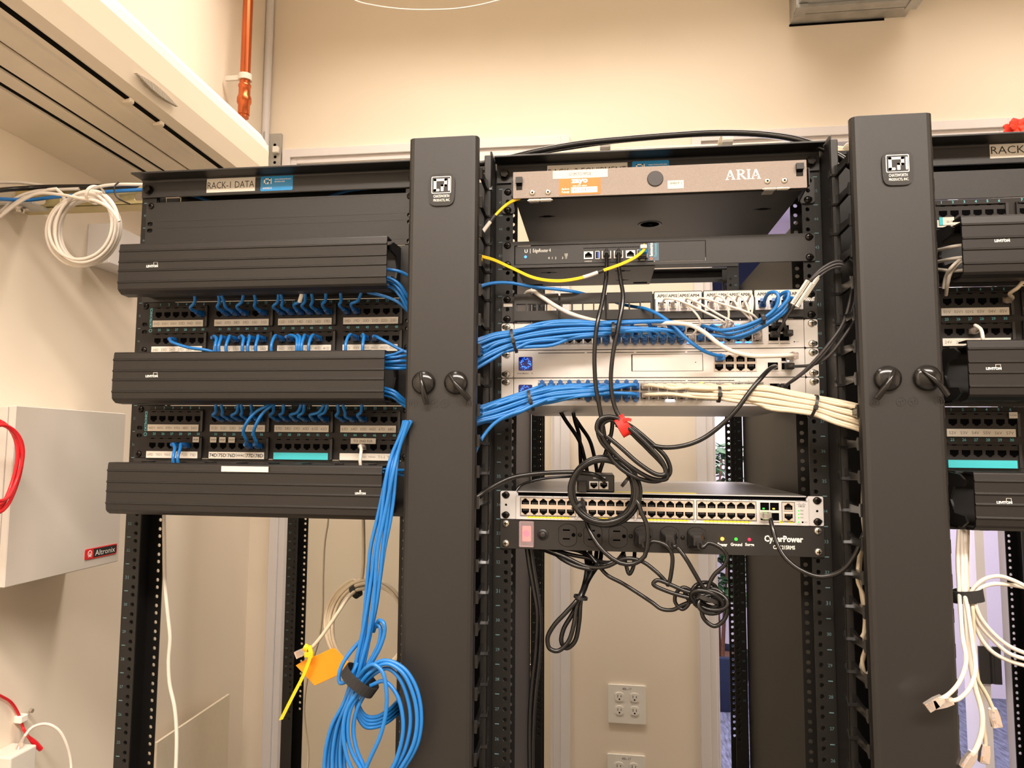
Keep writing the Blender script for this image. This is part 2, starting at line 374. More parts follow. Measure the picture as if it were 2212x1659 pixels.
# hanging white cable top centre
pts = [at(752, -8, 900), at(800, 6, 900), at(870, 14.5, 900), at(930, 15.5, 900), at(990, 12, 900), at(1060, -2, 900), at(1110, -20, 900)]
pts = [pts[0]+Vector((-120, 20, 130))]+pts+[pts[-1]+Vector((160, 20, 180))]
single('loose_cable', MB().tube(catmull(pts, 8), 2.6, 'wcab'), 'thin white cable sagging from the ceiling at the top of the photo', 'cable')
# ------------------------------------------------------------------ left wall: air conditioner, pipe, conduit, enclosure, cables
kk = lambda k, X: CAMP[2]-(X-CAMP[0])/k
ye = at(560, 300, 0)
# end depth where the front edge x=-965 meets px 560
def y_at(px, py, X): return atx(px, py, X).y
YE = y_at(559, 300, -968); YS = -520
ac = thing('air_conditioner', 'long cream wall-mounted air conditioner above the left rack', 'air conditioner', (XW, (YE+YS)/2, 2164))
S = [(-950, kk(1.112, -950)), (-952, kk(1.2, -952)), (-962, kk(1.29, -962)), (-976, kk(1.338, -976))]
topz = kk(1.074, -975)
cover = [(XW+60, topz+6), (-1010, topz+4), (-975, topz), (-958, topz-26)] + S + [(-984, S[-1][1]+3), (-968, S[0][1]+4), (-985, topz-12), (XW+60, topz-8)]
def ext_y(b, poly, y0, y1, m): return b.loft([[(x, y0, z) for x, z in poly], [(x, y1, z) for x, z in poly]], m, False)
part('front_cover', ext_y(MB(), cover, YS, YE, 'ac'), ac, bevel=2, seg=2)
z1 = S[-1][1]
body = [(XW, topz), (-1000, topz-14), (-990, z1+4), (-1000, z1-12), (-1034, kk(1.478, -1034)+2), (-1040, kk(1.5, -1040)+14), (XW, kk(1.884, XW)+14)]
part('body', ext_y(MB(), body, YS+4, YE-4, 'acd'), ac, bevel=1)
# air guide flaps and intake underside strips separated by dark slots
def strip(name, x0, k0, x1, k1, th, m, dz0=0, dz1=0):
    a_, c_ = (x0, kk(k0, x0)+dz0), (x1, kk(k1, x1)+dz1)
    poly = [a_, (a_[0], a_[1]+th), (c_[0], c_[1]+th), c_]
    part(name, ext_y(MB(), poly, YS+6, YE-6, m), ac, bevel=1)
strip('air_flap', -984, 1.352, -1012, 1.42, 5, 'ac'); strip('air_flap', -1013, 1.425, -1036, 1.476, 5, 'acd')
strip('intake_panel', -1040, 1.49, -1074, 1.572, 6, 'acd'); strip('intake_panel', -1080, 1.592, -1104, 1.645, 6, 'acd'); strip('rear_panel', -1112, 1.675, XW, 1.884, 8, 'acd')
ext = MB()
for x, k in ((-1077, 1.582), (-1108, 1.66)): ext_y(ext, [(x-4, kk(k, x)+3), (x-4, kk(k, x)+10), (x+4, kk(k, x)+10), (x+4, kk(k, x)+3)], YS+8, YE-8, 'dark')
ext_y(ext, [(-990, z1-3), (-990, z1+3), (-978, z1+3), (-980, z1-1)], YS+8, YE-8, 'dark')
part('slots', ext, ac)
for yy in (y_at(266, 207, -985), y_at(333, 253, -985)):
    part('flap_clip', MB().box(-996, -976, yy-7, yy+7, z1-8, z1+4, 'ac'), ac, bevel=2)
# pointed speaker grille on the cover
ga = atx(276, 154, -956); gb = atx(368, 226, -956); g = MB(); n = 30; K['acg'] = mat('speaker_grille', (176, 166, 150), .6)
for i in range(n):
    t0 = i/n; w = 7.5*math.sin(math.pi*(t0+.5/n)); yy = ga.y+(gb.y-ga.y)*t0; zc = (ga.z+gb.z)/2
    g.box(-955, -948.6, yy, yy+(gb.y-ga.y)/n*.55, zc-w, zc+w, 'acg')
part('grille', g, ac)
part('end_cap', ext_y(MB(), [(XW+2, topz), (-985, topz-4), (-956, topz-30), (-954, S[1][1]), (-982, z1), (-1034, kk(1.478, -1034)), (XW+2, kk(1.884, XW)+2)], YE-2, YE+10, 'ac'), ac, bevel=2)
# copper pipe
px0 = at(527, 0, 780); px1 = at(510, 232, 780)
X_ = -1120; yp = y_at(518, 200, X_)
def wl(px, py, X=X_): a_ = atx(px, py, X); return a_
cp = thing('copper_pipe', 'vertical copper water pipe dropping behind the air conditioner', 'pipe', (X_, yp, 2100))
zt = wl(527, 0).z+300; zb = wl(511, 245).z
part('pipe_tube', MB().cyl((X_, yp, zb), 'z', 15, zt-zb, 'copper', 24), cp)
c1 = wl(515, 218); b = MB().lathe((X_, yp, wl(513, 240).z), 'z', [(0, 17), (30, 17), (38, 21), (52, 21), (60, 17), (84, 17), (86, 18.5), (92, 18.5), (94, 15)], 'copper', 24); part('pipe_fitting', b, cp)
c2 = wl(517, 160).z
part('pipe_clamp', MB().shape([circ(X_, yp, 20, 20), circ(X_, yp, 15.2, 20)], c2-9, c2+9, 'paper', ax='z').box(X_-60, X_-16, yp-5, yp+3, c2-7, c2+7, 'paper'), cp, 'white plastic pipe clamp')
# conduit in the corner
ax = at(569, 100, YW-20)
single('conduit', MB().cyl((ax.x, YW-17, at(569, 330, YW-17).z), 'z', 13, 900, 'frame', 20), 'white painted conduit running down the room corner', 'conduit')
bp = MB(); q0 = at(566, 284, YW-12); q1 = at(600, 352, YW-12)
bp.box(q0.x, q1.x-4, YW-12, YW, q1.z-30, q0.z, 'galv'); bp.box(q0.x, q0.x+4, YW-34, YW, q1.z-30, q0.z, 'galv')
pt = thing('mounting_plate', 'galvanised bracket plate on the back wall at the end of the air conditioner', 'bracket', (q0.x, YW, q1.z-30))
part('plate', bp, pt, bevel=1)
b = MB()
for px, py in ((585, 308), (585, 322), (586, 334), (585, 346)):
    a_ = at(px, py, YW-12); b.cyl((a_.x, YW-11, a_.z), 'y', 5, -1.6, 'hole', 10)
part('bolt_holes', b, pt)
a_ = at(588, 321, YW-14); part('toggle', MB().box(a_.x-8, a_.x+12, YW-28, YW-12, a_.z-10, a_.z+12, 'white'), pt, 'small white clip', bevel=2)
# grey enclosure
XE = -1078; f0 = atx(24, 877, XE); f1 = atx(263, 891, XE); f2 = atx(253, 1212, XE); f3 = atx(4, 1275, XE)
y0, y1, zt_, zb_ = (f0.y+f3.y)/2, (f1.y+f2.y)/2, (f0.z+f1.z)/2, (f2.z+f3.z)/2
en = thing('power_enclosure', 'grey steel enclosure with a red and black maker badge on the left wall', 'enclosure', (XW, (y0+y1)/2, zb_))
part('housing', MB().box(XW, XE-14, y0-2, y1-2, zb_+2, zt_-2, 'box'), en, bevel=1)
part('lid', MB().box(XE-14, XE, y0, y1, zb_, zt_, 'box'), en, bevel=1.5)
TX = Matrix(((0, -1, 0, XE), (1, 0, 0, 0), (0, 0, 1, 0), (0, 0, 0, 1)))   # local x -> world y, local -y -> world +x
g0 = atx(177, 1190, XE); g1 = atx(246, 1173, XE); g2 = atx(177, 1213, XE); g3 = atx(246, 1195, XE)
bx0, bx1, bz0, bz1 = (g0.y+g2.y)/2, (g1.y+g3.y)/2, (g2.z+g3.z)/2, (g0.z+g1.z)/2
b = MB(TX); b.shape(rrect(bx0, bx1, bz0, bz1, 3), -1.2, 0, K['red']); b.shape(rrect(bx0+2, bx1-2, bz0+2, bz1-2, 2), -1.4, 0, K['ink'])
w = bz1-bz0; b.shape(rrect(bx0+2, bx0+w+4, bz0+2, bz1-2, 2), -1.6, 0, K['red'])
b.shape([circ(bx0+w/2+3, (bz0+bz1)/2+1, w*.30, 16), circ(bx0+w/2+3, (bz0+bz1)/2+1, w*.23, 16)], -1.9, -1.5, K['white'])
b.text('A', bx0+w*.27+3, bx0+w*.73+3, bz0+4, bz0+w*.62, -1.7, K['white'], .01); b.text('Altronix', bx0+w+9, bx1-7, bz0+w*.24, bz1-w*.24, -1.6, K['white'])
part('badge', b, en)
# thin red cable loops hanging beside the enclosure
XR = -1040
ctr = atx(-22, 1010, XR)
for i, (ry, rz, dy, dz_) in enumerate(((48, 74, 0, 0), (42, 66, 3, 4), (52, 70, -2, -3), (45, 60, 1, 6))):
    pts = [(XR+4*i+3*math.sin(3*a_), ctr.y+dy+ry*math.cos(a_), ctr.z+dz_+rz*math.sin(a_)) for a_ in [2*math.pi*j/40 for j in range(40)]]
    if i == 0: rl = thing('red_cable_coil', 'coil of red cable hanging at the left edge beside the grey enclosure', 'cable', (XR, ctr.y, ctr.z-70))
    part('coil_turn', MB().tube(pts, 2.9, 'red', 8, True), rl)
part('tail', MB().tube(catmull([(XR, ctr.y-20, ctr.z+60), (XR-30, ctr.y-10, ctr.z+120), (XW+30, ctr.y, ctr.z+130), (XW+2, ctr.y, ctr.z+130)], 6), 2.9, 'red'), rl)
# wall outlet box at the bottom left with a red and a white lead
XB = -1140
o0 = atx(20, 1640, XB); o1 = atx(76, 1625, XB)
ob = thing('surface_jack', 'white surface-mounted network jack with a red and a white plug at the bottom left', 'socket', (XW, (o0.y+o1.y)/2, o0.z-60))
part('housing', MB().box(XW, XB, o0.y, o1.y, o0.z-60, (o0.z+o1.z)/2+2, 'paper'), ob, bevel=3, seg=2)
part('port_block', MB().box(XB-34, XB-10, o0.y+8, o1.y-8, o1.z+1, o1.z+5, 'hole'), ob)
def lead(nm, lab, P, m, pm, r=2.8):
    t_ = thing(nm, lab, 'cable', P[-1])
    part('jacket', MB().tube(catmull(P, 8), r, m), t_)
    e = Vector(P[-1]); d = Vector(P[-2])-e; d.normalize()
    part('plug_boot', MB().lathe(e, d, [(-26, 4.6), (-8, 5.2), (0, 4.6), (8, 3.4), (12, r)], pm, 8), t_)
    return t_
r0 = atx(66, 1622, XB-18)
P = [atx(-30, 1500, XW+5), atx(0, 1512, XW+6), atx(20, 1525, XW+7), atx(38, 1555, XW+8), atx(46, 1580, XW+12), atx(57, 1598, XB-22), r0+Vector((0, 0, 12))]
lead('red_lead', 'red network lead clipped to the wall and plugged in at the bottom left', P, 'red', 'red')
cl = atx(41, 1560, XW+8)
single('cable_clip', MB().box(XW, XW+16, cl.y-10, cl.y+10, cl.z-6, cl.z+8, 'white').cyl((XW+12, cl.y+18, cl.z+10), 'x', 4, 6, 'zinc', 12), 'small white clip holding the red lead on the wall', 'clip', bevel=2)
P = [atx(152, 1690, XB+60), atx(150, 1650, XB+50), atx(140, 1612, XB+40), atx(122, 1582, XB+25), atx(95, 1570, XB+5), atx(66, 1578, XB-14), atx(48, 1600, XB-18), atx(42, 1622, XB-18)+Vector((0, 0, 8))]
lead('white_lead', 'white network lead arching out of the jack at the bottom left', P, 'wcab', 'clear')
# leaning foam board
XQ = -1150
q = [atx(338, 1608, XQ), atx(495, 1500, XQ), atx(513, 1700, XQ), atx(338, 1800, XQ)]
b = MB(); vs = [(XQ, q[0].y, ZF), (XQ, q[0].y, q[0].z), (XQ, q[1].y, q[1].z), (XQ, q[1].y+18, ZF)]
vs2 = [(x-7, y, z) for x, y, z in vs]; b.add(vs+vs2, [(0, 3, 2, 1), (4, 5, 6, 7), (0, 1, 5, 4), (1, 2, 6, 5), (2, 3, 7, 6), (3, 0, 4, 7)], 'board')
single('foam_board', b, 'cream foam board with a slanting top leaning on the left wall behind the rack', 'board')
# white switch box behind the cable coil
w0 = atx(230, 478, XW+55); w1 = atx(296, 560, XW+55)
zz0 = atx(226, 545, XW+55).z
single('wall_box', MB().box(XW, XW+55, w0.y, w1.y+60, zz0-20, w0.z, 'frame'), 'off-white box on the left wall seen behind the white cable coil', 'wall box', bevel=2)
# ------------------------------------------------------------------ racks
PW = 26.5                                            # flange width
HZ = [6.35, 22.225, 38.1]                            # hole heights in one rack unit
def holed(b, x0, x1, y, th, xh, z0, z1, holes, m, r=3.4, n=10, side=1):
    """strip with round holes between z0 and z1, facing -y"""
    hs = [h for h in holes if z0+5 < h < z1-5]
    cuts = [z0]+[(a+c)/2 for a, c in zip(hs, hs[1:])]+[z1] if hs else [z0, z1]
    if not hs: b.box(x0, x1, y, y+th, z0, z1, m); return
    for i, h in enumerate(hs):
        za, zb = cuts[i], cuts[i+1]
        an = sorted(set([2*math.pi*k/n for k in range(n)] + [math.atan2(zc-h, xc-xh) % (2*math.pi) for zc in (za, zb) for xc in (x0, x1)]))
        outer = []; inner = []
        for t in an:
            c, s_ = math.cos(t), math.sin(t); k = 1e9
            if abs(c) > 1e-6: k = min(k, ((x1 if c > 0 else x0)-xh)/c)
            if abs(s_) > 1e-6: k = min(k, ((zb if s_ > 0 else za)-h)/s_)
            outer.append((xh+c*k, h+s_*k)); inner.append((xh+c*r, h+s_*r))
        N = len(an); vs = [(p[0], y, p[1]) for p in outer+inner]+[(p[0], y+th, p[1]) for p in outer+inner]; f = []
        for j in range(N):
            k = (j+1) % N
            f += [(j, k, N+k, N+j), (2*N+j, 3*N+j, 3*N+k, 2*N+k), (N+j, N+k, 3*N+k, 3*N+j), (j, 2*N+j, 2*N+k, k)]
        b.add(vs, f, m)
ALLH = [u*U+h for u in range(45) for h in HZ]
def post(parent, xc, side, yf, z1, depth=76, holes=True, marks=True):
    """C-channel upright; side -1 left, +1 right; yf front flange depth"""
    xo = xc+side*251; xi = xc+side*(251-PW); a, c = min(xo, xi), max(xo, xi); xh = xc+side*232.5
    b = MB()
    holed(b, a, c, yf+.4, 2.6, xh, ZF, z1, ALLH[20*3:], 'blk')
    holed(b, a, c, yf+depth-3, 3, xh, ZF, z1, ALLH[20*3:], 'blk')
    b.box(xo-1.5 if side > 0 else xo-1.5, xo+1.5, yf+1.5, yf+depth-1.5, ZF, z1, 'blk')
    p = part('post', b, parent)
    if marks:
        m = MB()
        for u in range(22, 45):
            xt = xc+side*244.6
            m.shape(rrect(xt-3.2, xt+3.2, (u+1)*U-.7, (u+1)*U+.7), yf+.1, yf+.4, 'dimteal')
            s_ = str(u+1); m.text(s_, xt-3, xt+3, u*U+U/2-4, u*U+U/2+4, yf+.3, 'dimteal', 0, True)
        part('unit_marks', m, p)
    return p
def angle(parent, xc, y, z0, z1, fl=52, name='top_angle', lip=-1):
    """L shaped top beam: vertical leg bolted on the posts, flange towards the viewer"""
    b = MB(); r = 4; pr = [(y, z0), (y-3, z0)]
    for i in range(6):
        t = math.radians(90*i/5); pr.append((y-3-r+r*math.cos(t), z1-3-r+r*math.sin(t)))
    pr += [(y-fl, z1-3), (y-fl, z1)]
    for i in range(5, -1, -1):
        t = math.radians(90*i/5); pr.append((y-3-r+(r+3)*math.cos(t), z1-3-r+(r+3)*math.sin(t)))
    pr = pr[::-1]
    b.loft([[(xc-251, a, c) for a, c in pr], [(xc+251, a, c) for a, c in pr]], 'blk2', False)
    return part(name, b, parent, bevel=.5)
def hexbolt(b, x, y, z, r=9, m='bscrew'):
    b.lathe((x, y, z), '-y', [(0, r*1.15), (2, r*1.15)], m, 20); b.lathe((x, y-2, z), '-y', [(0, r), (5, r), (6.5, r*.86)], m, 6, False)
def rack(xc, label, posts=(-1, 1)):
    t = thing('equipment_rack', label, 'rack', (xc, 350, ZF))
    for s_ in posts:
        post(t, xc, s_, 0, 2033); post(t, xc, s_, 700, 2033)
    angle(t, xc, 0, 2009, 2043, 38); angle(t, xc, 776+38, 2010, 2040, 38, 'top_angle')
    b = MB(); b.box(xc-251, xc+251, 697, 700, 2024, 2039, 'blk2'); part('rear_beam', b, t)
    b = MB().box(xc-224, xc+224, 78, 81, 2002, 2037, 'blk2').box(xc-224, xc+224, 4, 78, 2034, 2037, 'blk2'); part('beam_channel', b, t)
    for s_ in posts:
        b = MB(); hexbolt(b, xc+s_*238, -3, 2023, 7.5); part('bolt', b, t)
        b = MB(); b.box(xc+s_*231-8, xc+s_*231+8, 4, 8, 1996, 2012, 'blk'); part('clip', b, t)
    b = MB().box(xc-250, xc+250, -10, 790, ZF, ZF+60, 'blk'); part('base', b, t, bevel=2)
    return t
R1 = rack(-628.7, 'black four-post rack on the left, full of patch panels')
R2_ = rack(0, 'black four-post rack in the middle, holding the network switches')
R3 = rack(628.7, 'black four-post rack cut off by the right edge of the photo')
# top labels
def sticker(parent, px0, py0, px1, py1, Y, m, r=0, name='label'):
    a, c, d, e = at(px0, py0, Y), at(px1, py0, Y), at(px0, py1, Y), at(px1, py1, Y)
    return (a.x+d.x)/2, (c.x+e.x)/2, (d.z+e.z)/2, (a.z+c.z)/2
def cpi_logo(b, x0, x1, z0, z1, y, m, frame=True, ybase=None):
    """square-cut C P I monogram"""
    w = x1-x0; h = z1-z0; X = lambda t: x0+w*t; Z = lambda t: z0+h*t; q = .15
    def bars(L):
        for a, c, d, e in L: b.shape(rrect(X(a), X(c), Z(d), Z(e), min(w, h)*.04, 2), y-.25, y, m)
    if frame: b.shape([rrect(x0, x1, z0, z1, w*.06), rrect(x0+w*.035, x1-w*.035, z0+w*.035, z1-w*.035, w*.05)[::-1]], y-.25, y, m)
    bars([(.11, .25, .13, .87), (.11, .79, .73, .87), (.11, .41, .13, .27), (.65, .79, .40, .87), (.48, .79, .40, .53), (.48, .62, .13, .53), (.85, .94, .13, .87)])
def rack_label(parent, text, q, half=False):
    x0, x1, z0, z1 = q; b = MB(); b.shape(rrect(x0, x1, z0, z1), -3.6, -3.0, 'paper'); w = z1-z0
    b.text(text, x0+w*.07, x1-w*.07, z0+w*.27, z1-w*.25, -3.6, 'ink', -.004); part('name_label', b, parent, 'white paper rack label')
rack_label(R1, 'RACK-1 DATA', sticker(R1, 438, 380, 543, 410, -3, 'paper'))
rack_label(R2_, 'RACK -2 EQUIPMENT', sticker(R2_, 1177, 352, 1351, 384, -3, 'paper'))
q = sticker(R3, 2134, 317, 2262, 351, -3, 'paper'); rack_label(R3, 'RACK-3 VOICE', (q[0], q[0]+122, q[2], q[3]))
def blue_sticker(parent, q):
    x0, x1, z0, z1 = q; b = MB(); b.shape(rrect(x0, x1, z0, z1, 2), -3.6, -3.0, 'bluest'); w = x1-x0; h = z1-z0
    cpi_logo(b, x0+w*.07, x0+w*.36, z0+h*.38, z1-h*.12, -3.6, 'white', False)
    b.text('CHATSWORTH PRODUCTS, INC', x0+w*.07, x0+w*.36, z0+h*.10, z0+h*.24, -3.6, 'white', .01)
    b.text('www.chatsworth.com', x0+w*.44, x1-w*.06, z1-h*.3, z1-h*.2, -3.6, 'white', .01); b.text('800-834-4969', x0+w*.44, x0+w*.75, z1-h*.46, z1-h*.37, -3.6, 'white', .02)
    part('maker_sticker', b, parent, 'blue rack maker sticker')
blue_sticker(R1, sticker(R1, 555, 374, 625, 407, -3, 'paper')); blue_sticker(R2_, sticker(R2_, 1361, 346, 1441, 380, -3, 'paper'))
# ------------------------------------------------------------------ vertical cable managers between the racks
def finger(side):
    b = MB(); x = 0
    # tapering blade curving forward from the root, with a T end
    prof = []
    b.shape([(-25, -4), (-40, -7), (-70, -6), (-104, -4.5), (-108, -9), (-112, -9), (-112, 9), (-108, 9), (-104, 4.5), (-70, 6), (-40, 13), (-25, 22)][::-1], x-2.6*side, x+2.6*side, 'gloss', ax='x')
    b.shape(rrect(-30, -22, -22, 22), x-3.5*side, x+3.5*side, 'gloss', ax='x')
    b.shape([(-52, -6), (-46, 6), (-40, 9), (-38, -6)][::-1], x+2*side, x+9*side, 'gloss', ax='x')
    b.box(-3.5*side if side > 0 else -7, 7 if side > 0 else 3.5, -24, -19, 6, 16, 'gloss')
    return b
def manager(xc, label):
    t = thing('vertical_cable_manager', label, 'cable manager', (xc, 300, ZF))
    cx = xc; xc = 314.35 if xc > 0 else -314.35; x0, x1 = xc-61.5, xc+61.5
    for xs in (x0, x1):
        s_ = 1 if xs > xc else -1
        b = MB(); b.box(xs-1.5*s_-1.5, xs-1.5*s_+1.5, -50, 74, ZF, 2046, 'blk2'); b.box(xs-12*s_ if s_ > 0 else xs, xs if s_ > 0 else xs+12, -50, -47, ZF, 2040, 'blk2')
        part('side_channel', b, t, bevel=1.2)
        b = MB(); b.box(xs-1.5*s_-1.5, xs-1.5*s_+1.5, 86, 696, ZF, 1975 if s_*xc < 0 else 2036, 'blk')
        part('side_panel', b, t, bevel=1)
    part('back_plate', MB().box(x0+2, x1-2, 76, 79, ZF, 2040, 'blk'), t)
    for s_ in (-1, 1):
        x = xc+s_*53; pr = proto('finger', finger(s_), .8)
        for k in range(22, 46): inst(pr, t, x, 0, k*U-12, 'finger')
    # cover
    xc = cx; cw = 53; yc = -125; b = MB()
    out = [(xc-cw, -110)]+[(xc-cw+9-9*math.cos(math.radians(a)), yc+9-9*math.sin(math.radians(a))) for a in (0, 30, 60, 90)]+[(xc+cw-9+9*math.sin(math.radians(a)), yc+9-9*math.cos(math.radians(a))) for a in (0, 30, 60, 90)]+[(xc+cw, -110)]
    inn = [(xc+cw-3, -110), (xc+cw-3, yc+9), (xc+cw-9, yc+3), (xc-cw+9, yc+3), (xc-cw+3, yc+9), (xc-cw+3, -110)]
    poly = out+inn
    b.shape(poly[::-1], ZF+30, 2042, 'blk2', ax='z'); cv = part('cover', b, t, 'smooth black front cover', bevel=.6)
    return t, cv, yc
VM1, CV1, YC = manager(-316, 'black vertical cable manager between the left and middle racks')
VM2, CV2, YC = manager(314, 'black vertical cable manager between the middle and right racks')
def badge(cv, px0, py0, px1, py1):
    x0, x1, z0, z1 = sticker(cv, px0, py0, px1, py1, YC, 'pls'); w = x1-x0; h = z1-z0; b = MB()
    o = []
    for i in range(40):
        t = 2*math.pi*i/40; c, s_ = math.cos(t), math.sin(t); k = (abs(c)**4.5+abs(s_)**4.5)**(-1/4.5); o.append(((x0+x1)/2+w/2*c*k*(1+.03*s_), (z0+z1)/2+h/2*s_*k))
    b.shape(o, YC-2.4, YC, 'gloss' if False else 'ext')
    yy = YC-2.4
    cpi_logo(b, x0+w*.12, x1-w*.14, z0+h*.38, z1-h*.1, yy, 'white')
    b.text('CHATSWORTH', x0+w*.2, x1-w*.2, z0+h*.25, z0+h*.34, yy, 'white', .012); b.text('PRODUCTS, INC.', x0+w*.2, x1-w*.17, z0+h*.12, z0+h*.21, yy, 'white', .012)
    part('maker_badge', b, cv, 'oval-cornered maker badge', bevel=.5)
badge(CV1, 920, 371, 977, 441); badge(CV2, 1901, 334, 1969, 407)
def latch(cv, px, py, ang, ln, rp):
    c = at(px, py, YC); b = MB(); b.lathe((c.x, YC, c.z), '-y', [(0, 17), (2, 17.5), (5, 16.8), (8, 13), (10, 7), (10.8, 1)], 'gloss', 32)
    k = part('latch_knob', b, cv, 'round turn latch')
    d = Vector((math.sin(math.radians(ang)), 0, -math.cos(math.radians(ang)))); n_ = Vector((d.z, 0, -d.x))
    rg = []
    for t_, w_, y_, h_ in ((-14, 1.5, -9, 2), (-8, 2.6, -13, 3), (4, 3.2, -17, 4), (16, 3.8, -17, 3.5), (26, 4.3, -14, 2.4), (33, 3.8, -11, 1.4)):
        q = Vector((c.x, YC+y_+2, c.z))+d*t_; rg.append([q+n_*w_*math.cos(2*math.pi*j/10)+Vector((0, h_*math.sin(2*math.pi*j/10), 0)) for j in range(10)])
    b = MB().loft(rg, 'gloss'); part('latch_lever', b, k)
def padlock(b, px, py, op):
    c = at(px, py, YC); r = 6.4; y = YC
    b.shape([circ(c.x, c.z, r, 20), circ(c.x, c.z, r-.7, 20)[::-1]], y-.35, y, 'pls')
    if op: b.shape(rrect(c.x-1, c.x+3, c.z-3.4, c.z-.5), y-.35, y, 'pls'); b.tube([(c.x-3.5, y-.2, c.z), (c.x-.5, y-.2, c.z), (c.x, y-.2, c.z+2.4), (c.x+2.4, y-.2, c.z+3), (c.x+3, y-.2, c.z)], .4, 'pls', 5)
    else: b.tube([(c.x-2, y-.2, c.z-3), (c.x-2, y-.2, c.z+1.5), (c.x, y-.2, c.z+3), (c.x+2, y-.2, c.z+1.5), (c.x+2, y-.2, c.z-3)], .4, 'pls', 5)
for cv, L in ((CV1, ((912, 823, 12, 'a'), (982, 823, 40, 'b'))), (CV2, ((1916, 822, -32, 'a'), (2001, 822, 42, 'b')))):
    for px, py, an, _ in L: latch(cv, px, py, an, 30, None)
b = MB(); [padlock(b, *q) for q in ((889, 868, 0), (937, 868, 1), (958, 868, 1), (1007, 867, 0))]; part('lock_marks', b, CV1)
b = MB(); [padlock(b, *q) for q in ((1889, 874, 0), (1946, 873, 1), (1972, 873, 1), (2029, 873, 0))]; part('lock_marks', b, CV2)
# ------------------------------------------------------------------ shared fittings
def screw_mb(m):
    b = MB(); b.lathe((0, 0, 0), '-y', [(0, 5.6), (1, 5.6), (2.2, 4.8), (3.0, 3), (3.2, .6)], m, 18)
    b.box(-3, 3, -3.45, -2.6, -.55, .55, 'hole'); b.box(-.55, .55, -3.45, -2.6, -3, 3, 'hole'); return b
SCZ = proto('screw', screw_mb('zinc')); SCB = proto('screw', screw_mb('bscrew'))
def jack_out(w=11.6, h=8.2, up=True):
    """outline of an RJ45 opening centred on 0; up: latch notch at the top"""
    a, c = w/2, h/2; s_ = 1 if up else -1
    o = [(-a, -c), (a, -c), (a, c-2.0), (a*.68, c-2.0), (a*.68, c-.6), (a*.36, c-.6), (a*.36, c+1.0), (-a*.36, c+1.0), (-a*.36, c-.6), (-a*.68, c-.6), (-a*.68, c-2.0), (-a, c-2.0)]
    o = [(x, z*s_) for x, z in o]
    return o if up else o[::-1]
def port_mb(up=True, w=11.6, h=8.2, fm=None, fw=13.4, fh=12.4, contacts=True, proud=1.4):
    b = MB()
    b.shape(jack_out(w, h, up), -.25, .1, 'hole')
    if fm: b.shape([rrect(-fw/2, fw/2, -fh/2, fh/2), jack_out(w, h, up)[::-1]], -proud, 0, fm)
    if contacts:
        s_ = -1 if up else 1
        for i in range(4): b.box(-3.2+i*2, -2.7+i*2, -.6, -.2, min(s_*h*.1, s_*h*.42), max(s_*h*.1, s_*h*.42), 'grey' if fm != 'x' else 'gold')
    return b
P_CU = proto('port', port_mb(True, 11.6, 8.4, 'tan', 13.5, 11.6)); P_CD = proto('port', port_mb(False, 11.6, 8.4, 'tan', 13.5, 11.6))
P_UU = proto('port', port_mb(True, 11.2, 8.0, 'grey', 12.6, 11.2)); P_UD = proto('port', port_mb(False, 11.2, 8.0, 'grey', 12.6, 11.2))
P_DU = proto('port', port_mb(True, 12.2, 9.2, 'crmframe' if False else 'tan', 14.2, 12.6)); P_DD = proto('port', port_mb(False, 12.2, 9.2, 'tan', 14.2, 12.6))
def eared(t, z0, z1, m, screws, sm, xs=(-232.5, 232.5), w=241.3, xc=0, ear=17, th=2):
    """rack ears with slots, and screws at given heights"""
    for s_ in (-1, 1):
        x0, x1 = (xc-w, xc-w+ear) if s_ < 0 else (xc+w-ear, xc+w)
        b = MB(); sl = []
        for z in screws: sl.append(rrect(xc+s_*233-6.5+s_*1.5, xc+s_*233+6.5+s_*1.5, z-3.6, z+3.6, 3.5)[::-1])
        b.shape([rrect(x0, x1, z0, z1, 3)]+sl, -th, 0, m); part('ear', b, t, bevel=.3)
        for z in screws: inst(sm, t, xc+s_*232.5, -th, z, 'screw')
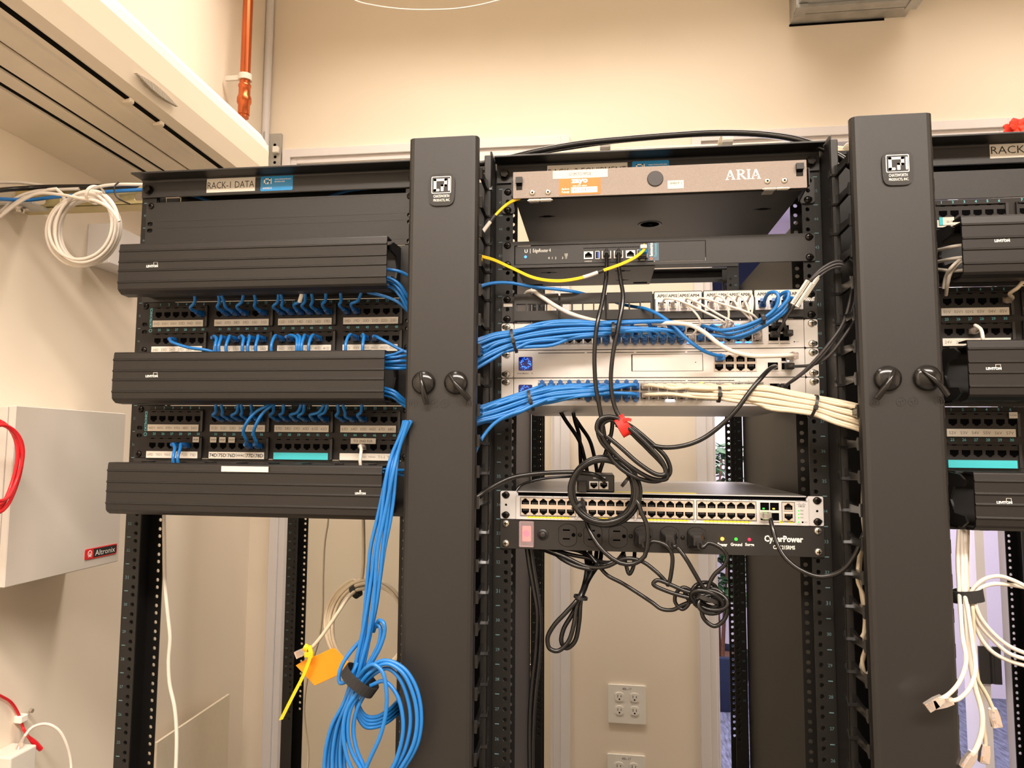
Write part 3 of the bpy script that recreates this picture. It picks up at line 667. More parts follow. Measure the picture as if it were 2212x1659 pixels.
# ------------------------------------------------------------------ horizontal cable managers
def hman(xc, u_top, label, zc1, zc0, ridges=(.17, .40, .59, .83), yc=-100, logo=None, logo_n=0, cw=222):
    """2U manager: back plate, top and bottom trays, hinged ribbed front cover"""
    zt, zb = u_top*U, (u_top-2)*U
    t = thing('horizontal_cable_manager', label, 'cable manager', (xc, 0, zb))
    part('back_plate', MB().shape(rrect(xc-241.3, xc+241.3, zb+.5, zt-.5, 2), -3, 0, 'blk2'), t, bevel=.3)
    for z in (zt-7, zb+5):
        b = MB(); 
        out = [(xc-215, -3), (xc-215, -30)]
        for k in range(8):
            x0 = xc-215+k*54; out += [(x0+10, -30), (x0+14, -62), (x0+26, -62), (x0+30, -30)]
        out += [(xc+215, -30), (xc+215, -3)]
        b.shape(out, z, z+2.5, 'pls', ax='z'); part('tray', b, t)
    for s_ in (-1, 1):
        b = MB(); b.shape([(-3, zb+8), (-3, zt-5), (-50, zt-8), (-66, zt-16), (-60, zt-24), (-30, zt-26), (-18, (zt+zb)/2), (-30, zb+26), (-60, zb+24), (-66, zb+16), (-50, zb+8)], xc+s_*217-1.5, xc+s_*217+1.5, 'pls', ax='x'); part('side_bracket', b, t)
    H = zc1-zc0; pr = [(yc+2, zc1), (yc, zc1-2)]
    for r in ridges:
        z = zc1-H*r; pr += [(yc-1, z+2.2), (yc-2.6, z+1.4), (yc-2.6, z-.4), (yc-1, z-1.0)]
    pr += [(yc, zc0+3), (yc+3, zc0), (yc+10, zc0-4), (yc+30, zc0-5), (yc+30, zc0-3), (yc+11, zc0-2), (yc+4.5, zc0+2), (yc+2.4, zc0+5), (yc+2.4, zc1-4), (yc+26, zc1-2), (yc+26, zc1)]
    b = MB().loft([[(xc-cw, a, c) for a, c in pr], [(xc+cw, a, c) for a, c in pr]], 'ext', False)
    cv = part('cover', b, t, 'ribbed black front cover', bevel=.35)
    if logo:
        x0, x1, z0, z1 = logo; b = MB(); yc = yc; w = x1-x0; h = z1-z0
        yc -= 1.05; b.text('LEVITON', x0, x1-w*.04, z0, z0+h*.48, yc, 'white', .05)
        if logo_n == 0: b.shape([rrect(x0+w*.60, x0+w*.92, z0+h*.32, z1), rrect(x0+w*.62, x0+w*.90, z0+h*.36, z1-h*.05)[::-1]], yc-.12, yc, 'white')
        else: b.shape([circ(x0+w*.46, z0+h*.76, h*.2, 16), circ(x0+w*.46, z0+h*.76, h*.08, 10)[::-1]], yc-.12, yc, 'white')
        part('maker_mark', b, cv)
    return t
def rq(z, x0, y0, x1, y1, Y):
    a, d = zp(z, x0, y0, Y), zp(z, x1, y1, Y); return (a.x, d.x, d.z, a.z)
XC1 = -628.7; XC3 = 628.7
def zz(p0, p1, Y=-100): return (at(*p0, Y).z+at(*p1, Y).z)/2
hm1 = hman(XC1, 43, 'top ribbed horizontal cable manager on the left rack', zz((257, 519), (837, 509)), zz((252, 624), (838, 613)), logo=rq('l2', 288, 728, 372, 762, -100))
hm2 = hman(XC1, 39, 'middle ribbed horizontal cable manager on the left rack, between the two patch panels', zz((257, 757), (846, 753)), zz((253, 862), (846, 862)), logo=rq('l2', 288, 1505, 376, 1538, -100))
hm3 = hman(XC1, 35, 'lowest ribbed horizontal cable manager, with a paper strip reading 25 PAIR TO RISER CLOSET', zz((235, 999), (830, 1002)), zz((230, 1108), (822, 1113)), logo=rq('l3', 1772, 1024, 1850, 1058, -100), logo_n=1)
x0, x1, z0, z1 = rq('l3', 831, 860, 1162, 902, -100)
b = MB(); b.shape(rrect(x0, x1, z0, z1), -103.3, -102.7, 'paper'); b.text('25 PAIR TO RISER CLOSET 4-4.1', x0+9, x1-9, z0+4.5, z1-4, -103.3, 'ink', .01); part('paper_strip', b, hm3)
# blank filler panel
def blank(xc, u_top, n, label):
    t = thing('blank_panel', label, 'panel', (xc, 0, (u_top-n)*U)); zt, zb = u_top*U-.6, (u_top-n)*U+.6; sl = []
    for s_ in (-1, 1):
        for z in ((zt-6, zt-38, zb+38, zb+6) if n > 1 else (zt-6, zb+6)): sl.append(rrect(xc+s_*233-5, xc+s_*233+5, z-3.4, z+3.4, 3.3)[::-1])
    part('plate', MB().shape([rrect(xc-241.3, xc+241.3, zb, zt)]+sl, -3, 0, 'blk2'), t, bevel=.4)
    for s_ in (-1, 1):
        inst(SCB, t, xc+s_*232.5, -3, zt-6, 'screw')
    return t
blank(XC1, 45, 2, 'flat black blank panel at the top of the left rack')
# ------------------------------------------------------------------ patch panels with four six-port modules per row
P_OR = proto('port', port_mb(False, 11.4, 8.8, 'hole', 0, 0, True) if False else port_mb(False, 11.4, 8.8, None, contacts=False))
ROWZ = [(-4, -11, -22.5, -37.5), (-48, -56, -67.5, -82.5)]
MX = [(300, 690), (740, 1160), (1195, 1610), (1660, 2085)]
MODX = []
for a, c in MX: MODX.append((zp('l3', a, 560, -6).x-XC1, zp('l3', c, 560, -6).x-XC1))
PX = []
for a, c in ((340, 652), (775, 1100), (1232, 1565), (1693, 2040)):
    xa, xb = zp('l3', a, 540, -8).x-XC1, zp('l3', c, 540, -8).x-XC1; PX += [xa+(xb-xa)*k/5 for k in range(6)]
def patch_panel(xc, u_top, label, strips, rows=2, mods=(0, 1, 2, 3), mark=True, offs=0, tags=(), holes=True):
    """strips: {(row, module): (kind, [texts])}"""
    zt = u_top*U; t = thing('network_patch_bay', label, 'patch panel', (xc, 0, zt-rows*U))
    b = MB(); sl = []
    for s_ in (-1, 1):
        for q in ((-6.4, -38, -51, -82.5)[:rows*2]): sl.append(rrect(xc+s_*233-5, xc+s_*233+5, zt+q-3.3, zt+q+3.3, 3.2)[::-1])
    b.shape([rrect(xc-241.3, xc+241.3, zt-rows*U+.5, zt-.5, 1)]+sl, -3, 0, 'orto'); part('plate', b, t, bevel=.4)
    for s_ in (-1, 1):
        for q in ((-6.4, -82.5) if rows == 2 else (-6.4, -38)): inst(SCB, t, xc+s_*232.5, -3, zt+q, 'screw')
    for r in range(rows):
        n_, d_, p_, l_ = ROWZ[r]
        for k in mods:
            x0, x1 = xc+MODX[k][0], xc+MODX[k][1]
            b = MB(); b.shape(rrect(x0, x1, zt+p_-22, zt+p_+15.5, 1), -7, -3, 'orto')
            b.shape(rrect(x0+2, x1-2, zt+p_+12.5, zt+p_+14.5), -9.5, -7, 'orto'); b.box(x1-3, x1+1, -9, -3, zt+p_-21, zt+p_+13, 'pls')
            for j in range(6):
                px = xc+PX[k*6+j]; b.shape(rrect(px-3, px+3, zt+d_-.7, zt+d_+.7), -7.2, -6.9, 'hole')
            m = part('port_module', b, t, bevel=.4); num = MB()
            for j in range(6):
                px = xc+PX[k*6+j]; inst(P_OR, t, px, -7, zt+p_, 'port')
                s_ = str(k*6+j+1+r*24+offs); num.text(s_, px-4, px+4, zt+n_-2.1, zt+n_+2.1, -3, 'teal', .02, True)
            part('port_numbers', num, m)
            if (r, k) in strips:
                kind, tx = strips[(r, k)]; b = MB(); xa, xb = x0+2, x1-6
                b.shape(rrect(xa, xb, zt+l_-6.2, zt+l_+5), -9, -7, 'tealp' if kind == 'teal' else 'paper')
                n = len(tx); 
                if kind != 'teal':
                    for j, s_ in enumerate(tx):
                        if not s_: continue
                        cx = xa+(xb-xa)*(j+.5)/n; hw = (xb-xa)/n*(.36 if kind == 'thin' else .42); hh = 2.2 if kind == 'thin' else 3.4
                        b.text(s_, cx-hw, cx+hw, zt+l_-hh-.6, zt+l_+hh-.6, -9, 'fadink' if kind == 'thin' else 'ink', 0 if kind == 'thin' else .02, True)
                        if kind != 'thin' and j: b.box(xa+(xb-xa)*j/n-.25, xa+(xb-xa)*j/n+.25, -9.1, -9, zt+l_-4, zt+l_+3.5, 'ink')
                part('label_strip', b, t, 'plain turquoise label strip' if kind == 'teal' else None)
    if mark:
        T = Matrix(((0, 0, -1, xc-222), (0, 1, 0, 0), (1, 0, 0, zt-22), (0, 0, 0, 1)))
        b = MB(T); b.text('ORTRONICS', -22, 12, -2.2, 2.2, -3, 'teal', .03); b.shape([circ(-27, 0, 3, 12), circ(-27, 0, 2.1, 12)[::-1]], -3.12, -3, 'teal'); part('maker_mark', b, t)
    for (r, pn, tx, big) in tags:
        px = xc+PX[pn]; zc = zt+ROWZ[r][2]; w = 5.6 if not big else 21; b = MB(); b.shape(rrect(px-w, px+w, zc+5.5, zc+14.5), -10.6, -10.2, 'paper')
        b.text(tx, px-w*.8, px+w*.8, zc+8, zc+12, -10.6, 'ink', 0, True); part('port_tag', b, t, 'small paper flag over a port')
    return t
D = lambda *a: list(a)
PP1 = patch_panel(XC1, 41, 'upper 48-port patch panel on the left rack, numbered labels 01D to 45D', {
    (0, 0): ('thin', D('01D', '02D1', '02D2', '03D', '04D', '05D')), (0, 1): ('thin', D('06D', '07D', '08D', '09D', '10D', '11D')), (0, 2): ('thin', D('12D', '13D', '14D', '15D', '16D', '17D')),
    (0, 3): ('thin', D('18D', '19D', '20D', '21D', '22D', '23D')), (1, 0): ('thin', D('24D', '25D', '26D', '27D', '28D', '29D')), (1, 1): ('thin', D('30D', '31D', '32D', '33D', '34D', '35D')),
    (1, 2): ('thin', D('36D', '37D', '38D', '39D', '40D', '41D')), (1, 3): ('thin', D('42D', '43D', '44D1', '44D2', '45D1', '45D2'))})
PP2 = patch_panel(XC1, 37, 'lower 48-port patch panel on the left rack, with white port flags and a turquoise strip', {
    (0, 0): ('thin', D('46D1', '46D2', '47D1', '47D2', '48D', '50D')), (0, 1): ('thin', D('51D', '52D', '53D', '54D', '55D', '56D')), (0, 2): ('thin', D('57D', '58D', '59D', '60D', '61D', '62D')),
    (0, 3): ('thin', D('63D', '64D', '65D', '66D', '67D', '68D')), (1, 0): ('thin', D('69D', '70D1', '70D2', '71D', '72D', '73D')), (1, 1): ('bold', D('74D', '75D', '76D', 'HVAC', '77D', '78D')),
    (1, 2): ('teal', []), (1, 3): ('thin', D('', '', 'FEED#1', 'FEED#2', 'T1-1', 'T1-2'))}, tags=((1, 5, 'WAP', 0), (1, 6, 'WAP', 0), (1, 7, 'WAP', 0), (1, 8, 'WAP', 0), (1, 20, 'TO 2ND FLR.', 1)))
# ------------------------------------------------------------------ patch cables on the left rack
def boot(t, P, m, r=2.6):
    """plug and ribbed boot leaving a port along the first leg of path P"""
    b = MB(); e = Vector(P[0]); d = (Vector(P[1])-e).normalized()
    b.lathe(e, d, [(-2, 4.9), (3, 5.3), (6, 5.6), (7, 5.0), (9, 5.2), (10, 4.6), (12, 4.8), (13, 4.2), (15, 4.3), (16, 3.7), (19, 3.5), (21, r+.2)], m, 10)
    b.box(e.x-5.5, e.x+5.5, e.y-3, e.y+4, e.z-4.2, e.z+4.2, m)
    return part('plug_boot', b, t)
def patch_cable(label, P, m='blue', bm='blue2', r=2.6, group=None, n=7):
    t = thing('patch_cable', label, 'cable', P[0], group)
    part('jacket', MB().tube(catmull([Vector(P[0])]+[Vector(p) for p in P[1:]], n), r, m, 8), t)
    boot(t, P, bm, r); return t
rnd = random.Random(3)
def up_cable(which, pan_u, port, row, zk, ex, ey, label):
    zt = pan_u*U; p = Vector((XC1+PX[port], -9, zt+ROWZ[row][2])); e = zp(zk, ex, ey, -62)
    j = rnd.uniform(-3, 3)
    P = [p, p+Vector((0, -16, 0)), p+Vector((-2+j*.4+(e.x-p.x)*.12, -36, 5+j*.4)), Vector((p.x+(e.x-p.x)*.62, -52, p.z+(e.z-p.z)*.45)), e, e+Vector(((e.x-p.x)*.1, 6, 16)), e+Vector((12, 14, 30))]
    return patch_cable(label, P, group='blue patch cables on the left rack')
for port, ex in ((5, 632), (7, 797), (8, 812), (9, 975), (11, 1050), (12, 1222), (13, 1236), (14, 1388), (15, 1410), (16, 1455), (17, 1557), (18, 1660), (19, 1806)):
    up_cable(1, 41, port, 0, 'l2', ex, 935, 'blue patch cable rising from port %d of the upper left patch panel' % (port+1))
for port, ex in ((7, 782), (8, 820), (9, 940), (10, 962), (11, 1032), (12, 1192), (13, 1262), (14, 1385), (15, 1408), (16, 1545), (17, 1570), (18, 1645), (19, 1680), (20, 1815)):
    up_cable(2, 37, port, 0, 'l3', ex, 424, 'blue patch cable rising from port %d of the lower left patch panel' % (port+1))
e = zp('l2', 1383, 958, -60); f_ = zp('l2', 1370, 1000, -52); single('cable_marker_sleeve', MB().tube([e+Vector((1, -1, 4)), e, f_], 3.4, 'white', 10), 'white marker sleeve on the cable rising from port 15 of the upper left patch panel', 'cable marker')
def down_cable(pan_u, port, zk, ex, ey, label, m='blue', bm='blue2', side=None, far=None):
    zt = pan_u*U; p = Vector((XC1+PX[port%24], -9, zt+ROWZ[1][2])); e = zp(zk, ex, ey, -66)
    if far: P = [p, p+Vector((2, -16, 0)), p+Vector((10, -30, -2))]+far
    else: P = [p, p+Vector((0, -15, 1)), Vector((p.x+(e.x-p.x)*.35, -40, p.z+2)), Vector((p.x+(e.x-p.x)*.85, -56, p.z-5)), Vector((e.x, -66, (e.z*2+p.z)/3)), e, e+Vector((2, 6, -14)), e+Vector((12, 14, -28))]
    return patch_cable(label, P, m, bm, group='blue patch cables on the left rack' if m == 'blue' else None)
for port, ex in ((30, 775), (31, 800), (32, 852), (33, 967), (34, 1005), (35, 1062), (36, 1172), (37, 1352), (38, 1368), (39, 1386), (40, 1436), (43, 1697), (44, 1818)):
    down_cable(41, port, 'l2', ex, 1342, 'blue patch cable drooping from port %d of the upper left patch panel' % (port+1))
down_cable(41, 26, 'l2', 0, 0, 'blue patch cable drooping from port 27 of the upper left patch panel', far=[zp('l2', 470, 1290, -60), zp('l2', 580, 1325, -64), zp('l2', 700, 1342, -66), zp('l2', 760, 1356, -60), zp('l2', 800, 1372, -55)])
down_cable(41, 45, 'l2', 0, 0, 'blue patch cable running off right from port 46 of the upper left patch panel', far=[zp('l2', 1930, 1255, -50), zp('l2', 2000, 1292, -55), zp('l2', 2090, 1340, -60), zp('l2', 2160, 1372, -60), zp('l2', 2220, 1400, -60)])
for port, ex in ((27, 482), (28, 515)): down_cable(37, port, 'l3', ex, 828, 'blue patch cable drooping from port %d of the lower left patch panel' % (port+1))
w = down_cable(37, 44, 'l3', 1805, 832, 'white cable plugged in below the 2ND FLR flag on the lower left patch panel', 'wcab', 'clear')
for port, L in ((34, ((1000, 680), (978, 620), (1010, 540), (1075, 470), (1165, 424), (1210, 400))), (35, ((1068, 690), (1050, 630), (1075, 550), (1120, 480), (1188, 424), (1225, 400)))):
    zt = 37*U; p = Vector((XC1+PX[port-24], -9, zt+ROWZ[1][2])); P = [p, p+Vector((0, -16, 2))]+[zp('l3', x, y, Y) for (x, y), Y in zip(L, (-42, -56, -68, -72, -66, -58))]
    patch_cable('long blue patch cable looping up from port %d of the lower left patch panel' % (port+1), P, group='blue patch cables on the left rack')
# cable runs leaving the managers towards the vertical manager
def run(label, zk, L, r=2.6, m='blue', group='blue cables entering the left vertical manager', name='network_cable', n=7, cat='cable'):
    P = [zp(zk, *q) for q in L]
    return single(name, MB().tube(catmull(P, n), r, m, 8), label, cat, group)
EX = 'blue cable right of the '
for i, L in enumerate((
    ((1800, 765, -70), (2005, 775, -75), (2080, 790, -72), (2160, 835, -60), (2260, 900, -40)),
    ((1850, 820, -70), (2010, 838, -72), (2075, 880, -70), (2130, 960, -60), (2200, 1050, -40)),
    ((1850, 850, -60), (2010, 862, -66), (2080, 920, -66), (2130, 1010, -55), (2200, 1120, -40)),
    ((1850, 870, -60), (2020, 900, -60), (2080, 960, -60), (2135, 1060, -50), (2200, 1180, -35)),
    ((1850, 935, -50), (1960, 960, -50), (2060, 1000, -50), (2130, 1060, -45), (2200, 1150, -35)))):
    run(EX+'top cable manager, %s of five' % ('topmost', 'second', 'third', 'fourth', 'lowest')[i], 'l2', L)
for i, L in enumerate((
    ((1900, 1395, -60), (2040, 1372, -62), (2090, 1352, -62), (2150, 1350, -55), (2230, 1345, -40)),
    ((1900, 1400, -70), (2045, 1392, -70), (2090, 1385, -68), (2150, 1380, -60), (2230, 1378, -45)),
    ((1900, 1430, -70), (2045, 1422, -72), (2090, 1418, -70), (2150, 1424, -60), (2230, 1440, -45)),
    ((1900, 1440, -66), (2045, 1444, -68), (2090, 1448, -66), (2150, 1450, -60), (2230, 1460, -45)),
    ((1900, 1465, -70), (2045, 1470, -72), (2090, 1470, -70), (2150, 1472, -60), (2230, 1480, -45)))):
    run(EX+'middle cable manager, %s of the upper five' % ('topmost', 'second', 'third', 'fourth', 'lowest')[i], 'l2', L)
for i, L in enumerate((
    ((1900, 290, -70), (2040, 330, -74), (2080, 362, -70), (2130, 405, -60), (2220, 480, -45)),
    ((1900, 310, -70), (2040, 352, -74), (2080, 385, -70), (2130, 425, -60), (2220, 500, -45)),
    ((1900, 340, -66), (2040, 375, -70), (2080, 405, -66), (2130, 445, -60), (2220, 520, -45)))):
    run(EX+'middle cable manager, %s of the lower three' % ('top', 'middle', 'bottom')[i], 'l3', L)
for i, L in enumerate((((1850, 880, -60), (1995, 884, -66), (2060, 886, -62), (2150, 888, -50)), ((1900, 895, -50), (2040, 905, -55), (2100, 918, -52), (2160, 930, -45)))):
    run(EX+'lowest cable manager, %s one' % ('upper', 'lower')[i], 'l3', L)
run('blue cable crossing behind the top beam of the left rack, left piece', 'l2', ((450, 200, 60), (590, 250, 60), (710, 285, 50), (820, 330, 50)), group=None)
run('blue cable crossing behind the top beam of the left rack, right piece', 'l2', ((1450, 310, 60), (1580, 258, 60), (1700, 222, 60), (1850, 200, 60), (2000, 180, 60)), group=None)
# ------------------------------------------------------------------ middle rack equipment
def px_x(px, py, Y=-3): return at(px, py, Y).x
def rr(px0, py0, px1, py1, Y):
    a, c, d, e = at(px0, py0, Y), at(px1, py0, Y), at(px0, py1, Y), at(px1, py1, Y)
    return (a.x+d.x)/2, (c.x+e.x)/2, (d.z+e.z)/2, (a.z+c.z)/2
# fibre splice enclosure
YA = -75; FT = (at(1103, 371, YA).z+at(1738, 345, YA).z)/2; FB = (at(1102, 428, YA).z+at(1740, 405, YA).z)/2; FX0, FX1 = px_x(1103, 400, YA), px_x(1739, 375, YA)
sp = thing('fibre_enclosure', 'champagne-fronted fibre enclosure with an orange sticker at the top of the middle rack', 'enclosure', (0, 0, 1956))
part('body', MB().box(FX0+3, FX1-3, YA+9, 330, FB-1, FT-2, 'blk2'), sp, bevel=1)
part('door', MB().shape(rrect(FX0, FX1, FB, FT, .8), YA, YA+3, 'aria').box(FX0, FX1, YA+3, YA+14, FT-1.5, FT, 'aria'), sp, 'champagne sandblasted fold-down door', bevel=.4)
b = MB(); a = at(1402, 466, 60); b.lathe((a.x, 85, FB-1), (0, 0, -1), [(0, 20), (.6, 20), (.6, 18), (-.2, 15)], 'pls', 24); b.cyl((a.x+1, 85, FB-1.8), 'z', 4, .9, 'hole', 12)
part('knockout', b, sp)
for px, py in ((1176, 453), (1643, 435)):
    a = at(px, py, 20); part('key_slot', MB().shape([(a.x-13, 20), (a.x-6, 18), (a.x-3, 15), (a.x+5, 15), (a.x+8, 18), (a.x+14, 20), (a.x+8, 22), (a.x+5, 24), (a.x-3, 24), (a.x-6, 22)], FB-1.4, FB-.9, 'hole', ax='z'), sp)
for px, py in ((1145, 413), (1179, 412), (1654, 393), (1691, 392)):
    a = at(px, py, YA); part('rivet', MB().lathe((a.x, YA, a.z), '-y', [(0, 4.2), (1.2, 4.2), (2, 3.4), (2, 1.5)], 'zinc', 20).cyl((a.x, YA-1.4, a.z), 'y', 1.4, -.8, 'hole', 10), sp)
for (x0, x1, y) in ((1137, 1186, 428.5), (1647, 1700, 408.5)):
    a, c = at(x0, y, YA-1), at(x1, y, YA-1); z = (a.z+c.z)/2; b = MB(); m_ = (a.x+c.x)/2
    b.cyl((a.x, YA+1, z), 'x', 2.9, m_-a.x-.6, 'zinc', 14); b.cyl((m_+.6, YA+1, z), 'x', 2.9, c.x-m_-.6, 'zinc', 14); b.cyl((a.x-2, YA+1, z), 'x', 1.3, c.x-a.x+4, 'zinc', 8)
    b.box(a.x, m_-2, YA+2, YA+20, FB-2.2, FB-1, 'zinc'); b.box(m_+2, c.x, YA-.6, YA, z, z+10, 'zinc') if False else None
    part('hinge', b, sp, 'small bright steel hinge')
for x0, y0, x1, y1 in ((1110, 381, 1123, 407), (1716, 357, 1731, 383)):
    q = rr(x0, y0, x1, y1, YA); b = MB(); b.shape(rrect(*q, .6), YA-.3, YA+1, 'gloss'); h = q[3]-q[2]; b.box(q[0]-.5, q[1]+.3, YA-6, YA, q[2]+h*.5, q[3], 'pls'); b.box(q[0]+.5, q[1]-1, YA-3, YA, q[2]+h*.36, q[2]+h*.5, 'hole'); part('slide_latch', b, sp, bevel=.5)
a = at(1411, 385, YA); part('round_plug', MB().lathe((a.x, YA, a.z), '-y', [(0, 11.8), (1.2, 11.8), (1.8, 11)], 'gcab', 32), sp, 'dark round plug')
q = rr(1189, 364.5, 1308, 382, YA); b = MB(); b.shape(rrect(*q), YA-.5, YA, 'paper'); w = q[1]-q[0]; b.text('12 SM TO MPOE', q[0]+w*.3, q[1]-w*.3, q[2]+4, q[3]-4, YA-.5, 'ink', -.01); part('paper_strip', b, sp)
q = rr(1203, 382, 1293, 417.5, YA); b = MB(); x0, x1, z0, z1 = q; w = x1-x0; h = z1-z0
b.shape(rrect(*q, 2), YA-.5, YA, 'orange'); yy = YA-.5; b.text('zayo', x0+w*.29, x0+w*.69, z0+h*.60, z0+h*.95, yy, 'white', .045); b.text('866-236-2824', x0+w*.33, x0+w*.67, z0+h*.49, z0+h*.57, yy, 'white', .02)
b.text('Splice', x0+w*.06, x0+w*.25, z0+h*.28, z0+h*.42, yy, 'white', .03); b.text('Point#:', x0+w*.06, x0+w*.25, z0+h*.10, z0+h*.24, yy, 'white', .03); b.shape(rrect(x0+w*.29, x0+w*.92, z0+h*.1, z0+h*.45), yy-.15, yy, 'white')
b.text('411047', x0+w*.33, x0+w*.72, z0+h*.19, z0+h*.38, yy-.15, 'fadink', -.01); part('orange_sticker', b, sp, 'orange carrier sticker')
q = rr(1438, 389, 1473, 407, YA); b = MB(); b.shape(rrect(*q), YA-.5, YA, 'paper'); b.text('SHELF 1', q[0]+3.5, q[1]-3, q[3]-5.6, q[3]-2.6, YA-.5, 'ink'); part('paper_strip', b, sp)
# serif lettering ARIA built from strokes
q = rr(1563, 367, 1640, 388.5, YA); x0, x1, z0, z1 = q; w = x1-x0; h = z1-z0; b = MB(); S_ = lambda P: b.shape([(x0+w*x, z0+h*z) for x, z in P], YA-.3, YA, 'white')
def aA(o):
    S_([(o+.02, .06), (o+.115, .98), (o+.165, .98), (o+.26, .06), (o+.205, .06), (o+.128, .78), (o+.055, .06)]); S_([(o+.06, .30), (o+.2, .30), (o+.2, .38), (o+.06, .38)]); S_([(o, 0), (o+.1, 0), (o+.1, .07), (o, .07)]); S_([(o+.17, 0), (o+.28, 0), (o+.28, .07), (o+.17, .07)])
aA(0); aA(.72)
S_([(.31, 0), (.43, 0), (.43, .07), (.31, .07)]); S_([(.34, .05), (.395, .05), (.395, .95), (.34, .95)]); S_([(.31, .92), (.46, .92), (.46, 1), (.31, 1)]); S_([(.44, .92), (.46, 1), (.515, .93), (.54, .80), (.54, .70), (.51, .56), (.44, .5), (.39, .5), (.39, .57), (.44, .58), (.48, .66), (.485, .78), (.46, .9)])
S_([(.41, .5), (.46, .52), (.59, .07), (.59, 0), (.53, 0)]); S_([(.60, 0), (.71, 0), (.71, .07), (.60, .07)]); S_([(.628, .05), (.683, .05), (.683, .95), (.628, .95)]); S_([(.60, .93), (.71, .93), (.71, 1), (.60, 1)])
part('maker_name', b, sp)
for s_ in (-1, 1):
    xa = s_*243; b = MB(); b.shape([rrect(min(xa, s_*221), max(xa, s_*221), 1958, 1999, 5), rrect(s_*233-6, s_*233+6, 1961-1, 1968, 3)[::-1], circ(s_*233, 1978, 3.2, 12)[::-1], rrect(s_*233-6, s_*233+6, 1990, 1997, 3)[::-1]], -3, 0, 'blk2')
    b.shape([(-3, 1960), (-40, 1966), (YA+10, 1966), (YA+10, 1992), (-3, 1998)], s_*219-1, s_*219+1, 'blk2', ax='x'); part('mounting_bracket', b, sp, bevel=.6)
    for z in (1963.5, 1994): inst(SCB, sp, s_*232.5, -3, z, 'screw')
# small router in a 1U adapter plate
ZT, ZB = 43*U-.5, 42*U+.5
er = thing('router_mount', 'dark grey 1U plate carrying a small router with a yellow fibre plugged in', 'router', (0, 0, ZB))
xa, xb, xm = px_x(1107, 550), px_x(1522, 545), px_x(1410, 548); za, zb = ZB+5, ZT-6.5
def slots(xc=0, w=233): return [rrect(xc+s_*w-6, xc+s_*w+6, z-3.5, z+3.5, 3.4)[::-1] for s_ in (-1, 1) for z in (ZT-6, ZB+6)]
part('plate', MB().shape([rrect(-241.3, 241.3, ZB, ZT, 3), rrect(xa, xb, za, zb)[::-1]]+slots(), -3, 0, 'blk2').shape([rrect(xm+1, xb-.8, za+.8, zb-.8)], -2.2, 0, 'blk2'), er, bevel=.4)
for s_ in (-1, 1):
    for z in (ZT-6, ZB+6): inst(SCB, er, s_*232.5, -3, z, 'screw')
rb = part('router_body', MB().box(xa+.8, xm-.5, -2, 136, za+.5, zb-.8, 'blk2'), er, bevel=.5)
b = MB(); b.box(px_x(1117, 580), px_x(1413, 576), 2, 140, ZB-1, ZB+1.5, 'blk2'); part('tray', b, er)
b = MB(); zt_ = ZB-1.2
for px, py, w in ((1182, 583, 13), (1342, 580, 12), (1341, 600, 10)):
    a = at(px, py, 30 if py < 590 else 100); yy = 30 if py < 590 else 100; b.shape(rrect(a.x-w, a.x+w, yy-.8, yy+.8), zt_-.2, zt_, 'hole', ax='z'); b.shape(circ(a.x, yy, 3.6, 12), zt_-.25, zt_, 'hole', ax='z')
for px in (1155, 1380): a = at(px, 604, 125); b.shape(rrect(a.x-12, a.x+12, 121, 129, 3), zt_-.3, zt_, 'hole', ax='z')
part('tray_slots', b, er)
b = MB(); yf = -2.05
def lab(b, s_, x0, y0, x1, y1, Y, m='white', bold=0, keep=True): q = rr(x0, y0, x1, y1, Y); return b.text(s_, q[0], q[1], q[2], q[3], Y, m, bold, keep)
lab(b, 'U', 1128.5, 535.5, 1136, 543, yf, 'white', .02); lab(b, 'EdgeRouter 4', 1147, 534, 1185.5, 544, yf, 'white', 0, False); q = rr(1140.8, 534, 1141.8, 544, yf); b.shape(rrect(*q), yf-.1, yf, 'white')
for s_, x in (('0', 1182), ('1', 1189), ('2', 1196.5), ('3', 1211.5)): lab(b, s_, x-2, 552, x+2, 556.5, yf)
for s_, y in (('LINK', 546), ('1000', 549), ('100', 552), ('10', 555)): lab(b, s_, 1214.5, y-1.2, 1224, y+1.2, yf)
lab(b, 'CONSOLE', 1259, 560, 1275, 563.5, yf); lab(b, 'eth0', 1302, 560, 1311, 563.5, yf); lab(b, 'eth2', 1353, 559, 1363, 562.5, yf); lab(b, 'eth3', 1379, 557.5, 1390, 561, yf)
part('printing', b, rb)
a = at(1131, 551.5, yf); part('status_light', MB().lathe((a.x, yf, a.z), '-y', [(0, 2.2), (.5, 2)], K['lblue'], 12), rb, 'blue status light')
b = MB(); zc = rr(1257, 531, 1380, 534, yf)[2]+1; x = px_x(1258, 532); 
while x < px_x(1380, 530): b.shape(circ(x, zc, .9, 8), yf-.1, yf, 'hole'); x += 2.6
part('vent_holes', b, rb)
PE = proto('port', port_mb(True, 10.8, 8.0, 'silver', 14.6, 12.4))
zp_ = rr(1258, 540, 1362, 557, yf); zc = (zp_[2]+zp_[3])/2
for px in (1267.5, 1306.5, 1332.5, 1358.5): inst(PE, rb, px_x(px, 548), yf, zc, 'port')
xu = px_x(1287, 548); part('usb_port', MB().shape([rrect(xu-3.4, xu+3.4, zc-6.6, zc+6.6, 1), rrect(xu-2.5, xu+2.5, zc-5.7, zc+5.7)[::-1]], yf-1.2, yf, 'silver').box(xu-2.5, xu+2.5, yf-.2, yf, zc-5.7, zc+5.7, 'hole').box(xu-.3, xu+1.9, yf-1, yf, zc-5, zc+5, 'usb'), rb)
